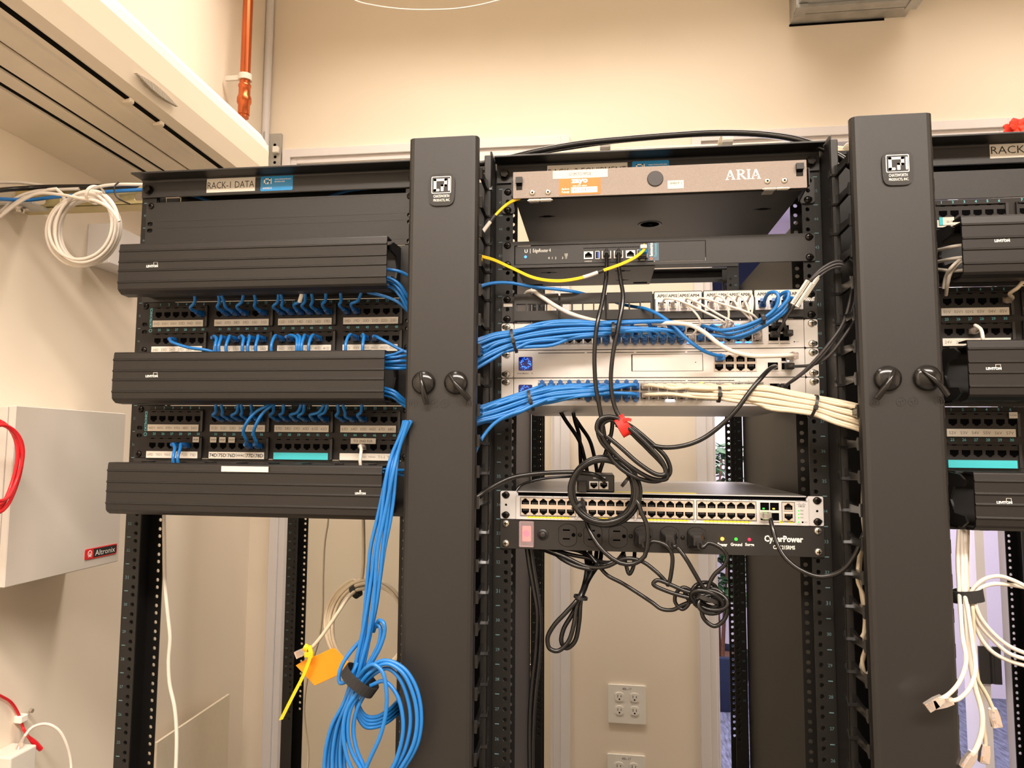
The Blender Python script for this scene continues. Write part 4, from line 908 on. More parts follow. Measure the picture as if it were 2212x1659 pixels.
xs = px_x(1384, 547); part('fibre_port', MB().shape([rrect(xs-8, xs+8, zc-6.5, zc+6.5), rrect(xs-7, xs+7, zc-5.4, zc+5.4)[::-1]], yf-3, yf, 'silver').box(xs-6.4, xs+6.4, yf-8, yf, zc-5, zc+3, 'grey').box(xs-6.8, xs+6.8, yf-6, yf, zc-8, zc-3, 'pls'), rb, bevel=.3)
q = rr(1396, 523.5, 1420, 562, -2.4); b = MB(); b.shape(rrect(*q), -2.9, -2.3, 'bluest' if False else 'slate') if 'slate' in K else b.shape(rrect(*q), -2.9, -2.3, 'dimteal')
T = Matrix(((0, 0, -1, q[0]), (0, 1, 0, 0), (1, 0, 0, q[2]), (0, 0, 0, 1))); w = q[1]-q[0]; h = q[3]-q[2]
b.T = T; b.text('fastmetrics', h*.25, h*1.0, -w*.46, -w*.16, -2.9, 'white', .03); b.text('Technical', h*.2, h*.95, -w*.80, -w*.60, -2.9, 'teal', .02); b.shape([circ(h*.12, -w*.3, w*.13, 10), circ(h*.12, -w*.3, w*.07, 10)[::-1]], -3.05, -2.9, 'orange'); b.T = None
part('maker_sticker', b, er)
# keystone patch panel with empty frames on the left
KT, KB = 41*U-.5, 40*U+.5
kp = thing('keystone_panel', 'black modular patch panel marked AP01 to AP12 with three empty frames', 'patch panel', (0, 0, KB))
for s_ in (-1, 1):
    b = MB(); b.shape([rrect(min(s_*241.3, s_*224), max(s_*241.3, s_*224), KB, KT, 3), rrect(s_*233-6, s_*233+6, KT-9.5, KT-2.5, 3.4)[::-1], circ(s_*232.5, (KT+KB)/2, 3.4, 10)[::-1], rrect(s_*233-6, s_*233+6, KB+2.5, KB+9.5, 3.4)[::-1]], -3, 0, 'blk2')
    part('ear', b, kp, bevel=.3)
    for z in (KT-6, KB+6): inst(SCB, kp, s_*232.5, -3, z, 'screw')
b = MB(); q = rr(1084, 652.5, 1105, 659, -3.2); b.shape(rrect(*q), -3.4, -3, 'paper'); lab(b, 'PANDUIT', 1735, 644, 1758, 653, -3.1, 'white', .05, False); part('labels', b, kp)
KW = []
mods = [('q3', 385, 810, ((405, 500), (512, 595), (607, 690), (700, 790))), ('q3', 828, 1258, ((848, 932), (948, 1036), (1050, 1142), (1154, 1245))), ('q3', 1272, 1712, ((1292, 1388), (1402, 1484), (1497, 1590), (1602, 1696))),
        ('q4', 45, 508, ((72, 168), (178, 272), (285, 378), (388, 482))), ('q4', 518, 995, ((545, 640), (652, 748), (758, 855), (868, 965))), ('q4', 1003, 1480, ((1030, 1128), (1142, 1238), (1256, 1350), (1362, 1455)))]
JACK = []
def keyst(m='frame'):
    b = MB(); b.shape([rrect(-9.6, 9.6, -10.5, 10, .8), jack_out(11.6, 8.6, False)[::-1]], -10, -4, m); b.shape(rrect(-6, 6, -5.2, 5), -8.6, -8.4, 'hole'); return b
KJ = proto('jack', keyst())
for i, (zk, x0, x1, ws) in enumerate(mods):
    X0 = zp(zk, x0, 280, -9).x; X1 = zp(zk, x1, 280, -9).x; hol = []; cs = []
    for a_, c_ in ws:
        A_, C_ = zp(zk, a_, 270, -9).x, zp(zk, c_, 270, -9).x; hol.append(rrect(A_, C_, KB+17.5, KT-14.5)[::-1]); KW.append(rrect(A_+.05, C_-.05, KB+17, KT-14)[::-1]); cs.append((A_+C_)/2)
    b = MB(); b.shape([rrect(X0, X1, KB+2, KT+1.5, 1.2)]+hol, -9, 0, 'blk2'); f_ = part('module_frame', b, kp, bevel=.5)
    if i >= 3:
        b = MB(); b.shape(rrect(X0+1, X1-1, KT-11, KT, 1), -10.2, -8.8, 'paper')
        for j in range(4):
            s_ = 'AP%02d' % ((i-3)*4+j+1); hw = 7; b.text(s_, cs[j]-hw, cs[j]+hw, KT-8.6, KT-3.4, -10.2, 'ink', .03, True)
            if j: xm_ = (cs[j]+cs[j-1])/2; b.box(xm_-.3, xm_+.3, -10.35, -10.2, KT-9, KT-2, 'ink')
        part('label_strip', b, f_)
        for j in range(4): inst(KJ, kp, cs[j], 0, (KB+KT)/2+2, 'jack'); JACK.append((cs[j], (KB+KT)/2+1))
part('back_frame', MB().shape([rrect(-224, 224, KB+1, KT-1)]+KW, -3.5, -.5, 'blk2'), kp)
# ------------------------------------------------------------------ white rack devices
def white_dev(name, label, u, depth, cat='network switch'):
    z0, z1 = (u-1)*U+.6, u*U-.6; t = thing(name, label, cat, (0, 0, z0))
    part('body', MB().box(-221, 221, 0, depth, z0, z1, 'silver'), t, bevel=.8)
    part('front_panel', MB().shape(rrect(-221, 221, z0, z1), -3, 0, 'silver'), t, bevel=.3)
    eared(t, z0, z1, 'silver', (z1-6, z0+6), SCZ, ear=19.5)
    b = MB()
    for x0, x1 in ((620, 1065), (1085, 1535), (1558, 2025), (2045, 2490)):
        a, c = zp('q3', x0, 697).x, zp('q3', x1, 697).x; b.shape(rrect(a, c, z1-4.6, z1-3.6), -3.12, -3, 'hole')
    a, c = zp('q4', 870, 697).x, zp('q4', 1340, 697).x; part('vent_slots', b, t); return t, z0, z1
def lcd(t, z1):
    q = rr(1117.5, 766.5, 1149, 797, -3); w = 22; x0 = q[0]; zt_ = z1-(-.6)-10.6; zb_ = zt_-w; b = MB(); b.shape(rrect(x0, x0+w, zb_, zt_, 2), -3.3, -3, 'lcd'); s_ = part('screen', b, t, 'small dark blue screen'); b = MB(); r_ = random.Random(5)
    for k in range(110):
        an = r_.uniform(0, 6.283); ra = r_.gauss(7.4, 1.5); ra = min(10, ra); x, z = x0+w/2+ra*math.cos(an), (zb_+zt_)/2+ra*math.sin(an)*.98; b.shape(circ(x, z, r_.uniform(.18, .5), 6), -3.42, -3.3, 'lblue')
    part('screen_dots', b, s_)
    b = MB(); b.text('Dream Machine', x0-2, x0+16, zb_-5.4, zb_-3.4, -3, 'ink', .01, True); b.shape([circ(x0+21.5, zb_-4.4, 1.2, 10), circ(x0+21.5, zb_-4.4, .8, 10)[::-1]], -3.1, -3, 'ink'); return b
PXC = []
for x0, x1 in ((1170, 1308), (1331.5, 1470.5), (1493, 1637.5)):
    a, c = px_x(x0, 850), px_x(x1, 850); PXC += [a+(c-a)*k/7 for k in range(8)]
SWZ = (-14.6, -28.4)
def ports48(t, u, leds=()):
    zt_ = u*U; 
    for g in range(3):
        a, c = PXC[g*8]-7.6, PXC[g*8+7]+7.6; b = MB(); b.shape([rrect(a, c, zt_-35.5, zt_-7.4), rrect(a+.6, c-.6, zt_-34.9, zt_-8)[::-1]], -3.5, -3, 'grey'); part('port_bezel', b, t)
    for k in range(24):
        inst(P_UU, t, PXC[k], -3, zt_+SWZ[0], 'port'); inst(P_UD, t, PXC[k], -3, zt_+SWZ[1], 'port')
    b = MB()
    for k in range(24):
        for s_, z in ((str(2*k+1), -6.2), (str(2*k+2), -37)): b.text(s_, PXC[k]-2, PXC[k]+2, zt_+z-.8, zt_+z+.8, -3, 'fadink', 0, True)
    part('port_numbers', b, t)
def sfp(t, cx, z, n=2):
    for s_ in (-1, 1):
        b = MB(); zc = z+s_*6.6; b.shape([rrect(cx-8, cx+8, zc-6.3, zc+6.3), rrect(cx-7, cx+7, zc-5.2, zc+5.2)[::-1]], -4.4, -3, 'silver'); b.shape(rrect(cx-7, cx+7, zc-5.2, zc+5.2), -3.3, -3, 'hole'); part('module_cage', b, t)
SFX = [px_x(1668.5, 720), px_x(1692, 720)]
sw1, z0, z1 = white_dev('network_switch', 'white 48-port switch with blue-lit ports just under the AP patch panel', 40, 399)
ports48(sw1, 40)
for x in SFX: sfp(sw1, x, 40*U-21.5)
b = MB(); [b.shape(rrect(px_x(a, 745), px_x(c, 745), 39*U+6.4, 39*U+7.6), -3.12, -3, 'grey') for a, c in ((1480, 1648), (1658, 1681), (1684, 1705))]; b.shape(circ(px_x(1714.5, 742), 39*U+9.4, 1, 10), -3.15, -3, 'hole'); b.text('RESET', px_x(1718, 742), px_x(1725, 742), 39*U+8.9, 39*U+10, -3, 'ink', 0, True); part('printing', b, sw1)
dm, z0, z1 = white_dev('gateway', 'white gateway with a square blue screen and eight ports, between the two switches', 39, 285, 'gateway')
part('printing', lcd(dm, z1), dm)
q = rr(1362, 763, 1517, 802, -3); b = MB(); b.shape([rrect(q[0], q[1], 39*U-34.5, 39*U-7.6, .5), rrect(q[0]+1.6, q[1]-.8, 39*U-33.9, 39*U-8.3)[::-1]], -3.15, -3, 'hole'); b.shape(circ(q[1]-11, 39*U-21, .8, 8), -3.2, -3, 'hole'); part('drive_bay', b, dm)
cx8 = [px_x(x, 780) for x in (1551.5, 1574.5, 1598, 1621)]
b = MB(); b.shape([rrect(cx8[0]-8.6, cx8[3]+8.6, 39*U-35.5, 39*U-9.2), rrect(cx8[0]-7.8, cx8[3]+7.8, 39*U-34.7, 39*U-10)[::-1]], -3.8, -3, 'silver'); part('port_bezel', b, dm)
for x in cx8: inst(P_DU, dm, x, -3, 39*U-16, 'port'); inst(P_DD, dm, x, -3, 39*U-28.8, 'port')
b = MB()
for i, x in enumerate(cx8): b.text('%d ' % (2*i+1), x-3, x+3, 39*U-7.4, 39*U-5.8, -3, 'fadink', 0, True); b.text('%d' % (2*i+2), x-3, x+3, 39*U-38.6, 39*U-37, -3, 'fadink', 0, True)
part('port_numbers', b, dm)
xg = px_x(1668, 790)
b = MB(); b.shape([rrect(xg-9.5, xg+9.5, 39*U-35, 39*U-20.5), rrect(xg-7.5, xg+7.5, 39*U-33, 39*U-22)[::-1]], -4, -3, 'silver'); b.shape(rrect(xg-7.5, xg+7.5, 39*U-33, 39*U-22), -3.2, -3, 'hole'); part('wan_port', b, dm)
sfp(dm, px_x(1697, 785), 39*U-21.5)
sw2, z0, z1 = white_dev('network_switch', 'white 48-port switch holding the lower blue and the cream cable bundles', 38, 399)
part('printing', lcd(sw2, z1), sw2); ports48(sw2, 38)
for x in SFX: sfp(sw2, x, 38*U-21.5)
# lit ports
def led(t, x, y, z, w, h, m, nm, lb=None): return part(nm, MB().shape(rrect(x-w/2, x+w/2, z-h/2, z+h/2, .4), y-.5, y, m), t, lb)
for px, row in ((1489, 1), (1550, 0), (1593.5, 1), (1614.5, 1), (1593, 0), (1555, 1)): led(sw1, px_x(px, 730), -3.6, 40*U+SWZ[row]+(6.4 if row == 0 else -6.4), 9.5, 2.4, K['lblue'], 'port_light', 'blue-lit port edge')
led(sw2, px_x(1446, 858), -3.6, 38*U-35.2, 13, 2.6, K['lwhite'], 'port_light', 'white-lit port edge')
led(sw2, px_x(1514.5, 830), -3.6, 38*U-8, 4, 1.6, K['lamber'], 'port_light', 'amber-lit port edge'); led(dm, px_x(1701, 782), -4.6, 39*U-19.8, 2.4, 1.6, K['lwhite'], 'port_light')
# ------------------------------------------------------------------ grey 48-port switch
CT, CB = 34*U-.4, 33*U+.6
cs_ = thing('switch_chassis', 'grey 48-port switch with yellow light strips and a bare metal top', 'network switch', (0, 0, CB))
XL, XR_ = px_x(1114, 1085), px_x(1747, 1100)
part('body', MB().box(XL, XR_, 4, 489, CB, CT, 'ciscotop'), cs_, bevel=.8)
part('top_lip', MB().box(XL+3, XR_-3, -4, 6, CT-1.6, CT-.2, 'cisco'), cs_, bevel=.4)
part('front_panel', MB().shape(rrect(XL, XR_, CB, CT-7), -5, 4, 'cisco').box(XL, XL+3, -5, 4, CT-8, CT-3, 'cisco').box(XR_-3, XR_, -5, 4, CT-8, CT-3, 'cisco').box(XL+2, XR_-2, -1, 4, CT-7.2, CT-1, 'hole'), cs_, bevel=.3)
for s_ in (-1, 1):
    x0, x1 = (-241.3, XL+1) if s_ < 0 else (XR_-1, 241.3)
    b = MB(); b.shape([rrect(x0, x1, CB, CT, 2.5), rrect(s_*233-6.5, s_*233+6.5, CT-9.7, CT-2.7, 3.4)[::-1], circ(s_*232.5, (CT+CB)/2, 1.9, 10)[::-1], rrect(s_*233-6.5, s_*233+6.5, CB+2.7, CB+9.7, 3.4)[::-1]], -3, 0, 'cisco'); part('ear', b, cs_, bevel=.3)
    for z in (CT-6.2, CB+6.2): inst(SCB, cs_, s_*232.5, -3, z, 'screw')
G = [(1122.8, 1243.5), (1248, 1370), (1376, 1499.5), (1504, 1634)]; CR = (CT-16.2, CT-30.6)
b = MB(); num = MB(); yel = MB()
for g, (x0, x1) in enumerate(G):
    a, c = px_x(x0, 1085, -5), px_x(x1, 1090, -5); m = MB(); m.shape([rrect(a, c, CR[1]-7.4, CR[0]+7.4), rrect(a+.8, c-.8, CR[1]-6.6, CR[0]+6.6)[::-1]], -6, -5, 'grey'); m.shape(rrect(a+.8, c-.8, CR[1]+4, CR[0]-4), -6.6, -5, 'tan'); part('port_group', m, cs_)
    w = (c-a-2)/6
    for j in range(6):
        x = a+1+w*(j+.5); inst(P_CU, cs_, x, -5, CR[0], 'port'); inst(P_CD, cs_, x, -5, CR[1], 'port'); num.text('%d  %d' % (g*12+2*j+1, g*12+2*j+2), x-4, x+4, CR[0]+8.4, CR[0]+9.8, -5, 'ink', 0, True)
    ya, yb = a+(c-a)*.12, c-(c-a)*.1; yel.shape(rrect(ya, yb, CB+2.6, CB+6, 1.2), -5.2, -5, 'yell')
    for j in range(12): x = ya+(yb-ya)*(j+.5)/12; num.shape([(x-.8, CB+4.6), (x+.8, CB+4.6), (x, CB+5.6)] if j % 2 else [(x-.8, CB+5.4), (x, CB+4.4), (x+.8, CB+5.4)], -5.35, -5.2, 'ink'); num.text(str(g*12+j+1), x-1, x+1, CB+.9, CB+2.1, -5, 'ink', 0, True)
    if g: x = a-3; num.shape([circ(x, CB+4, 2.4, 14), circ(x, CB+4, 2.0, 14)[::-1]], -5.15, -5, 'ink')
part('port_numbers', num, cs_); part('light_strip', yel, cs_, 'yellow printed strips')
qx = [px_x(1641, 1110, -5), px_x(1684.5, 1110, -5)]; b = MB(); b.shape([rrect(qx[0], qx[1], CR[1]-7.6, CR[0]+7.6), rrect(qx[0]+1, (qx[0]+qx[1])/2-.5, CR[0]-5.4, CR[0]+6)[::-1], rrect((qx[0]+qx[1])/2+.5, qx[1]-1, CR[0]-5.4, CR[0]+6)[::-1], rrect(qx[0]+1, (qx[0]+qx[1])/2-.5, CR[1]-6, CR[1]+5.4)[::-1], rrect((qx[0]+qx[1])/2+.5, qx[1]-1, CR[1]-6, CR[1]+5.4)[::-1]], -7, -5, 'silver'); b.box(qx[0], qx[1], -5.4, -5, CR[1]-7, CR[0]+7, 'hole'); part('module_cage', b, cs_)
led(cs_, px_x(1650, 1092, -7), -5.5, CR[0]-3, 3, 2, K['lgreen'], 'port_light', 'green port light'); led(cs_, px_x(1672, 1095, -7), -5.5, CR[0]-3, 3, 1.6, K['lamber'], 'port_light', 'amber port light'); led(cs_, px_x(1652, 1104, -7), -7.1, CR[1]+6.6, 6, 2.6, K['lgreen'], 'port_light', 'green port light')
xq = px_x(1703.5, 1105, -5); b = MB(); b.shape([rrect(xq-9.4, xq+9.4, CR[1]-7.6, CR[0]+7.6), rrect(xq-8.6, xq+8.6, CR[1]-6.8, CR[0]+6.8)[::-1]], -6, -5, 'grey'); part('port_group', b, cs_); inst(P_CU, cs_, xq, -5, CR[0], 'port'); inst(P_CD, cs_, xq, -5, CR[1], 'port')
b = MB(); y_ = -5
lab(b, 'Catalyst 4948E', 1718.5, 1082.5, 1744, 1087, y_, 'ink', 0, True); lab(b, 'CISCO', 1725, 1093, 1739, 1097, y_, 'ink', .02, False)
xc_ = px_x(1731.5, 1090, y_); zc_ = at(1731.5, 1092, y_).z
for i, h in enumerate((1, 1.6, 2.6, 1.6, 1, 1.6, 2.6, 1.6, 1)): b.box(xc_-6+i*1.5-.25, xc_-6+i*1.5+.25, y_-.12, y_, zc_, zc_+h, 'ink')
for s_, y in (('PS1', 1104.5), ('PS2', 1112), ('FAN', 1119.5)): lab(b, s_, 1730, y-1.6, 1736, y+1.6, y_, 'ink')
lab(b, 'STATUS', 1722, 1132, 1731, 1135, y_, 'ink'); lab(b, 'RESET', 1738, 1128, 1745, 1131, y_, 'ink'); a = at(1734.5, 1129.5, y_); b.shape(circ(a.x, a.z, 1.4, 12), y_-.15, y_, 'hole')
for px, py in ((1688, 1128), (1712, 1128)): q = rr(px-4-(px > 1700)*5, py-3.2, px+4, py+3, y_); b.shape(rrect(*q, .4), y_-.15, y_, 'yell'); b.shape(circ((q[0]+q[1])/2, (q[2]+q[3])/2, .8, 8), y_-.3, y_-.15, 'ink')
part('printing', b, cs_)
for y in (1104.5, 1112, 1119.5, 1129): a = at(1726, y, y_); led(cs_, a.x, y_, a.z, 2, 2, K['lgreen'], 'status_light', 'green status light')
q = at(1327, 1055, 8); q2 = at(1507, 1063, 8); part('top_sticker', MB().box(at(1325, 1053, 14).x, at(1505, 1062, 14).x, 14, 32, CT, CT+.3, 'yell'), cs_, 'yellow sticker on the top')
# injector on the switch
q = rr(1245, 1015, 1326.5, 1056, 6); ij = thing('power_injector', 'small black PoE injector box standing on the grey switch', 'injector', ((q[0]+q[1])/2, 30, CT)); zt_ = CT+27
part('case', MB().box(q[0], q[1], 6, 120, CT+.2, zt_, 'pls'), ij, bevel=1.6)
b = MB(); b.text('POE', px_x(1297, 1024, 6), px_x(1307, 1024, 6), zt_-6.4, zt_-3.4, 6, 'white', 0, True); b.text('LAN', px_x(1281, 1024, 6), px_x(1289, 1024, 6), zt_-6, zt_-3.8, 6, 'white', 0, True); part('printing', b, ij)
for px in (1282, 1303.5): inst(proto('port', port_mb(False, 10.8, 7.6, 'silver', 14, 12)), ij, px_x(px, 1040, 6), 6, CT+10.8, 'port')
b = MB(); xb_ = px_x(1257, 1040, 6); b.box(xb_-7, xb_+7, -14, 6, CT+.5, CT+18, 'pls'); b.box(xb_-7.5, xb_-5.5, -16, -8, CT+2, CT+18, 'pls'); part('side_clip', b, ij, bevel=.8)
# ------------------------------------------------------------------ surge strip
ST, SB = 33*U-.4, 32*U-.6
ss = thing('power_strip', 'black rack-mounted power strip with six outlets and three coloured lights', 'power strip', (0, 0, SB))
part('body', MB().box(-218, 218, 0, 95, SB, ST-1, 'blk2'), ss, bevel=1)
part('front_panel', MB().shape(rrect(-241.3, 241.3, SB, ST, 3), -3, 0, 'blk2'), ss, bevel=.6)
for s_ in (-1, 1):
    for z in (ST-6, SB+8): inst(SCZ, ss, s_*232.5, -3, z, 'screw')
ZO_ = (ST+SB)/2+.5
OX = [px_x(x, 1155) for x in (1226, 1280.5, 1335, 1389.5, 1446.5, 1505)]
def outlet():
    b = MB(); o = []
    for i in range(32):
        t = 2*math.pi*i/32; o.append((max(-13.6, min(13.6, 17*math.cos(t))), 17*math.sin(t)))
    o2 = [(x*1.035, z*1.03) for x, z in o]
    b.shape(o2, -.2, 0, 'hole'); b.shape(o, -1.6, -.2, 'pls')
    for z, w in ((8, 5.4), (-5.4, 5.4)): b.shape(rrect(-w-2, w-2, z-1.4, z+1.2), -1.8, -1.5, 'hole'); b.box(-w-2, w-2, -2.1, -1.6, z-2.4, z-1.4, 'gcab')
    b.shape(circ(9, .8, 3, 12), -1.8, -1.5, 'hole'); return b
OU = proto('outlet', outlet())
for x in OX: inst(OU, ss, x, -3, ZO_, 'outlet')
for px in (1252.5, 1362.5, 1475): part('screw', MB().lathe((px_x(px, 1152), -3, ZO_+1), '-y', [(0, 3.2), (1, 3), (1.6, 1.8)], 'bscrew', 12), ss)
a = at(1172, 1149, -3); part('reset_button', MB().lathe((a.x, -3, ZO_), '-y', [(0, 8.8), (.8, 8.8), (1.6, 8), (1.6, 5), (4, 5), (5, 3.6), (5, .5)], 'pls', 24), ss)
K['rock'] = mat('red_rocker', (225, 130, 130), .4); q = rr(1121.5, 1120, 1153, 1177, -3); b = MB(); b.box(q[0], q[1], -13, -3, ST-41, ST-1.5, 'clearw'); part('switch_cover', b, ss, 'clear cover over the red switch', bevel=1.2); b = MB(); xr = (q[0]+q[1])/2; b.box(xr-7, xr+7, -8, -3, ST-33, ST-9, 'rock'); part('rocker_switch', b, ss, bevel=1)
K['rglow'] = mat('red_switch_glow', (255, 40, 60), .4, emit=(255, 30, 50), es=5); part('switch_light', MB().lathe((xr, -8, ZO_+1.5), '-y', [(0, 5), (.5, 4.6)], 'rglow', 16), ss, 'glowing red switch lamp')
for px, m, lb, r in ((1561, 'lamber', 'Power', 2.6), (1590.6, 'lgreen', 'Ground', 2.4), (1619.5, 'lred', 'Surge', 2.4)):
    x = px_x(px, 1165); part('status_light', MB().lathe((x, -3, ZO_+.5), '-y', [(0, r), (1.5, r*.9), (2.2, r*.4)], K[m], 14), ss, {'lamber': 'amber', 'lgreen': 'green', 'lred': 'red'}[m]+' status light')
b = MB(); lab(b, 'Power', 1551, 1172, 1572, 1180, -3, 'white', .03, False); lab(b, 'Ground', 1579, 1172.5, 1604, 1179.5, -3, 'white', .03, False); lab(b, 'Surge', 1610.5, 1173, 1630, 1181.5, -3, 'white', .03, False)
lab(b, 'CyberPower', 1652, 1158, 1736, 1176, -3, 'white', .035, False); lab(b, 'CPS1215RMS', 1671, 1179, 1718.5, 1187.5, -3, 'white', .03, False); part('printing', b, ss)
# ------------------------------------------------------------------ right rack equipment
blank(XC3, 45, 1, 'flat black blank panel at the top of the right rack')
PP5 = patch_panel(XC3, 44, 'single-row patch panel near the top of the right rack', {(0, 0): ('bold', D('', '', '', '', '', ''))}, rows=1, mark=False)
x0, x1, z0, z1 = rr(2026, 477, 2058, 494, -9.2); b = MB(); b.shape(rrect(x0, x1, z0, z1), -10, -9.4, 'paper'); b.shape(rrect(x0, x0+5, z0, z1), -10.2, -9.4, 'tealp'); b.text('25 P', x0+10, x1-3, z0+3, z1-5, -10, 'ink', 0, True); part('paper_strip', b, PP5)
PP3 = patch_panel(XC3, 41, 'upper 48-port patch panel on the right rack, labels 02V1 to 05V', {(0, 0): ('thin', D('01V', '02V1', '02V2', '03V', '04V', '05V')), (0, 1): ('thin', D('06V', '07V', '08V', '09V', '10V', '11V')), (1, 0): ('thin', D('24V', '25V', '26V', '27V', '28V', '29V')), (1, 1): ('thin', D('30V', '31V', '32V', '33V', '34V', '35V'))}, mark=False)
PP4 = patch_panel(XC3, 37, 'lower 48-port patch panel on the right rack, labels 53V to 57V and a FUTURE flag', {(0, 0): ('thin', D('52V', '53V', '54V', '55V', '56V', '57V')), (0, 1): ('thin', D('58V', '59V', '60V', '61V', '62V', '63V')), (1, 0): ('teal', []), (1, 1): ('teal', [])}, mark=False, tags=((0, 5, 'FUTURE', 0),))
hm4 = hman(XC3, 43, 'top ribbed cable manager on the right rack', zz((2067, 476), (2200, 470)), zz((2072, 598), (2200, 603)), logo=rq('q7', 1512, 1247, 1658, 1298, -100))
hm5 = hman(XC3, 39, 'middle ribbed cable manager on the right rack', zz((2052, 742), (2200, 742)), zz((2056, 864), (2200, 866)), logo=rq('q8', 1442, 811, 1590, 862, -100))
hm6 = hman(XC3, 35, 'lowest ribbed cable manager on the right rack', zz((2070, 1027), (2200, 1027)), zz((2076, 1146), (2200, 1150)), logo=rq('q9', 937, 209, 1027, 243, -100))
def whites(label, zk, L, r=2.6, m='wcab', grp=None): return run(label, zk, L, r, m, grp)
G3 = 'white cables beside the right rack'
for i, L in enumerate((((1000, 1360, -20), (1060, 1348, -40), (1130, 1332, -60), (1200, 1322, -66), (1300, 1318, -66)), ((1000, 1465, -20), (1062, 1452, -40), (1130, 1440, -58), (1205, 1430, -66), (1300, 1425, -66)),
    ((1300, 1420, -60), (1205, 1455, -66), (1130, 1520, -66), (1085, 1600, -50), (1065, 1700, -40)), ((1300, 1450, -60), (1200, 1480, -66), (1130, 1560, -60), (1100, 1660, -50), (1085, 1760, -30)), ((1000, 1530, -20), (1062, 1538, -40), (1130, 1545, -58), (1300, 1540, -60)))):
    whites('white cable beside the top manager of the right rack, %s of five' % ('highest', 'second', 'third', 'fourth', 'lowest')[i], 'q7', L, grp=G3)
p = Vector((XC3+PX[5], -9, 41*U-22.5)); patch_cable('white patch cable in port 6 of the upper right patch panel', [p, p+Vector((-2, -20, 0)), zp('q8', 1660, 178, -55), zp('q8', 1730, 130, -66), zp('q8', 1792, 50, -66), zp('q8', 1830, -40, -60)], 'crm', 'clear')
p = Vector((XC3+PX[2], -9, 41*U-67.5)); patch_cable('white patch cable hooked down from port 27 of the upper right patch panel', [p, p+Vector((1, -18, 1)), zp('q8', 1350, 462, -50), zp('q8', 1400, 500, -60), zp('q8', 1418, 575, -66), zp('q8', 1420, 640, -60)], 'wcab', 'clear')
# strapped white cables hanging lower right
st = [(735, 735), (752, 700)]
GW = 'strapped white cables at the lower right'
def plug(P, t, s=1.0):
    e = Vector(P[-1]); d = (e-Vector(P[-2])).normalized(); X = d.cross(Vector((0, 1, 0))).normalized(); Y = X.cross(d); b = MB(); v = []
    for q, w, h in ((-4, 4.5, 3.4), (6, 5.8, 4.1), (20, 5.8, 4.1)):
        for a, c in ((-1, -1), (1, -1), (1, 1), (-1, 1)): v.append(e+d*q+X*w*a+Y*h*c)
    b.add(v, [(0, 1, 5, 4), (1, 2, 6, 5), (2, 3, 7, 6), (3, 0, 4, 7), (4, 5, 9, 8), (5, 6, 10, 9), (6, 7, 11, 10), (7, 4, 8, 11), (3, 2, 1, 0), (8, 9, 10, 11)], 'clear')
    o = part('plug', b, t, 'clear network plug', bevel=.5)
    b = MB(); 
    for k in range(4): c = e+d*19+X*(-3.6+2.4*k)+Y*3.4; b.add([c-X*.5-d*4, c+X*.5-d*4, c+X*.5+d*1, c-X*.5+d*1, c-X*.5-d*4+Y, c+X*.5-d*4+Y, c+X*.5+d+Y, c-X*.5+d+Y], [(0, 1, 2, 3), (4, 5, 6, 7), (0, 1, 5, 4), (2, 3, 7, 6)], 'gold')
    part('contacts', b, o)
def dangling(label, zk, L, m='wcab', r=2.7, pl=True, grp=None):
    P = [zp(zk, *q) for q in L]; t = thing('network_cable', label, 'cable', P[len(P)//2], grp)
    part('jacket', MB().tube(catmull(P, 7), r, m), t)
    if pl: plug(P, t)
    return t
dangling('white cable ending in the left of the two plugs over the black cover, lower right', 'q9', ((735, 380, -40), (730, 540, -55), (738, 690, -70), (745, 800, -95), (760, 960, -120), (780, 1090, -140), (745, 1200, -146), (690, 1265, -146), (640, 1296, -146)), grp=GW)
dangling('white cable ending in the right of the two plugs over the black cover, lower right', 'q9', ((752, 380, -40), (755, 540, -55), (760, 690, -70), (785, 800, -95), (815, 1000, -120), (830, 1140, -140), (800, 1235, -146), (740, 1295, -146), (690, 1305, -146)), grp=GW)
dangling('longest white hanging cable, its plug at the bottom edge lower right', 'q9', ((768, 380, -40), (772, 540, -55), (772, 690, -70), (775, 800, -90), (790, 1020, -110), (830, 1230, -120), (868, 1370, -125), (866, 1480, -125), (835, 1570, -125), (815, 1600, -125)), r=3.3, grp=GW)
dangling('white cable with its plug pointing down beside the hinge, lower right', 'q9', ((785, 380, -20), (785, 690, -60), (812, 800, -80), (822, 1000, -80), (840, 1180, -80), (890, 1270, -80), (925, 1345, -80), (930, 1365, -80)), m='crm', grp=GW)
dangling('white cable behind the longest hanging one at the bottom, lower right', 'q9', ((760, 690, -60), (790, 850, -70), (830, 1100, -70), (862, 1300, -70), (880, 1450, -70), (888, 1540, -70), (886, 1560, -70)), m='crm', grp=GW)
for i, L in enumerate((((790, 740, -70), (830, 680, -70), (890, 642, -70), (960, 633, -72), (1030, 655, -75), (1120, 700, -80)), ((800, 760, -70), (850, 700, -70), (920, 675, -68), (1000, 678, -68), (1120, 700, -60)),
    ((825, 780, -80), (860, 860, -80), (930, 945, -80), (1010, 1010, -80), (1120, 1060, -80)), ((820, 800, -76), (850, 890, -76), (930, 980, -76), (1010, 1050, -78), (1120, 1090, -80)), ((815, 820, -72), (850, 950, -72), (920, 1040, -72), (1010, 1090, -72), (1120, 1125, -76)))):
    run('white cable fanning right from the black strap, %s of five' % ('topmost', 'second', 'third', 'fourth', 'lowest')[i], 'q9', L, 2.7, 'wcab', GW)
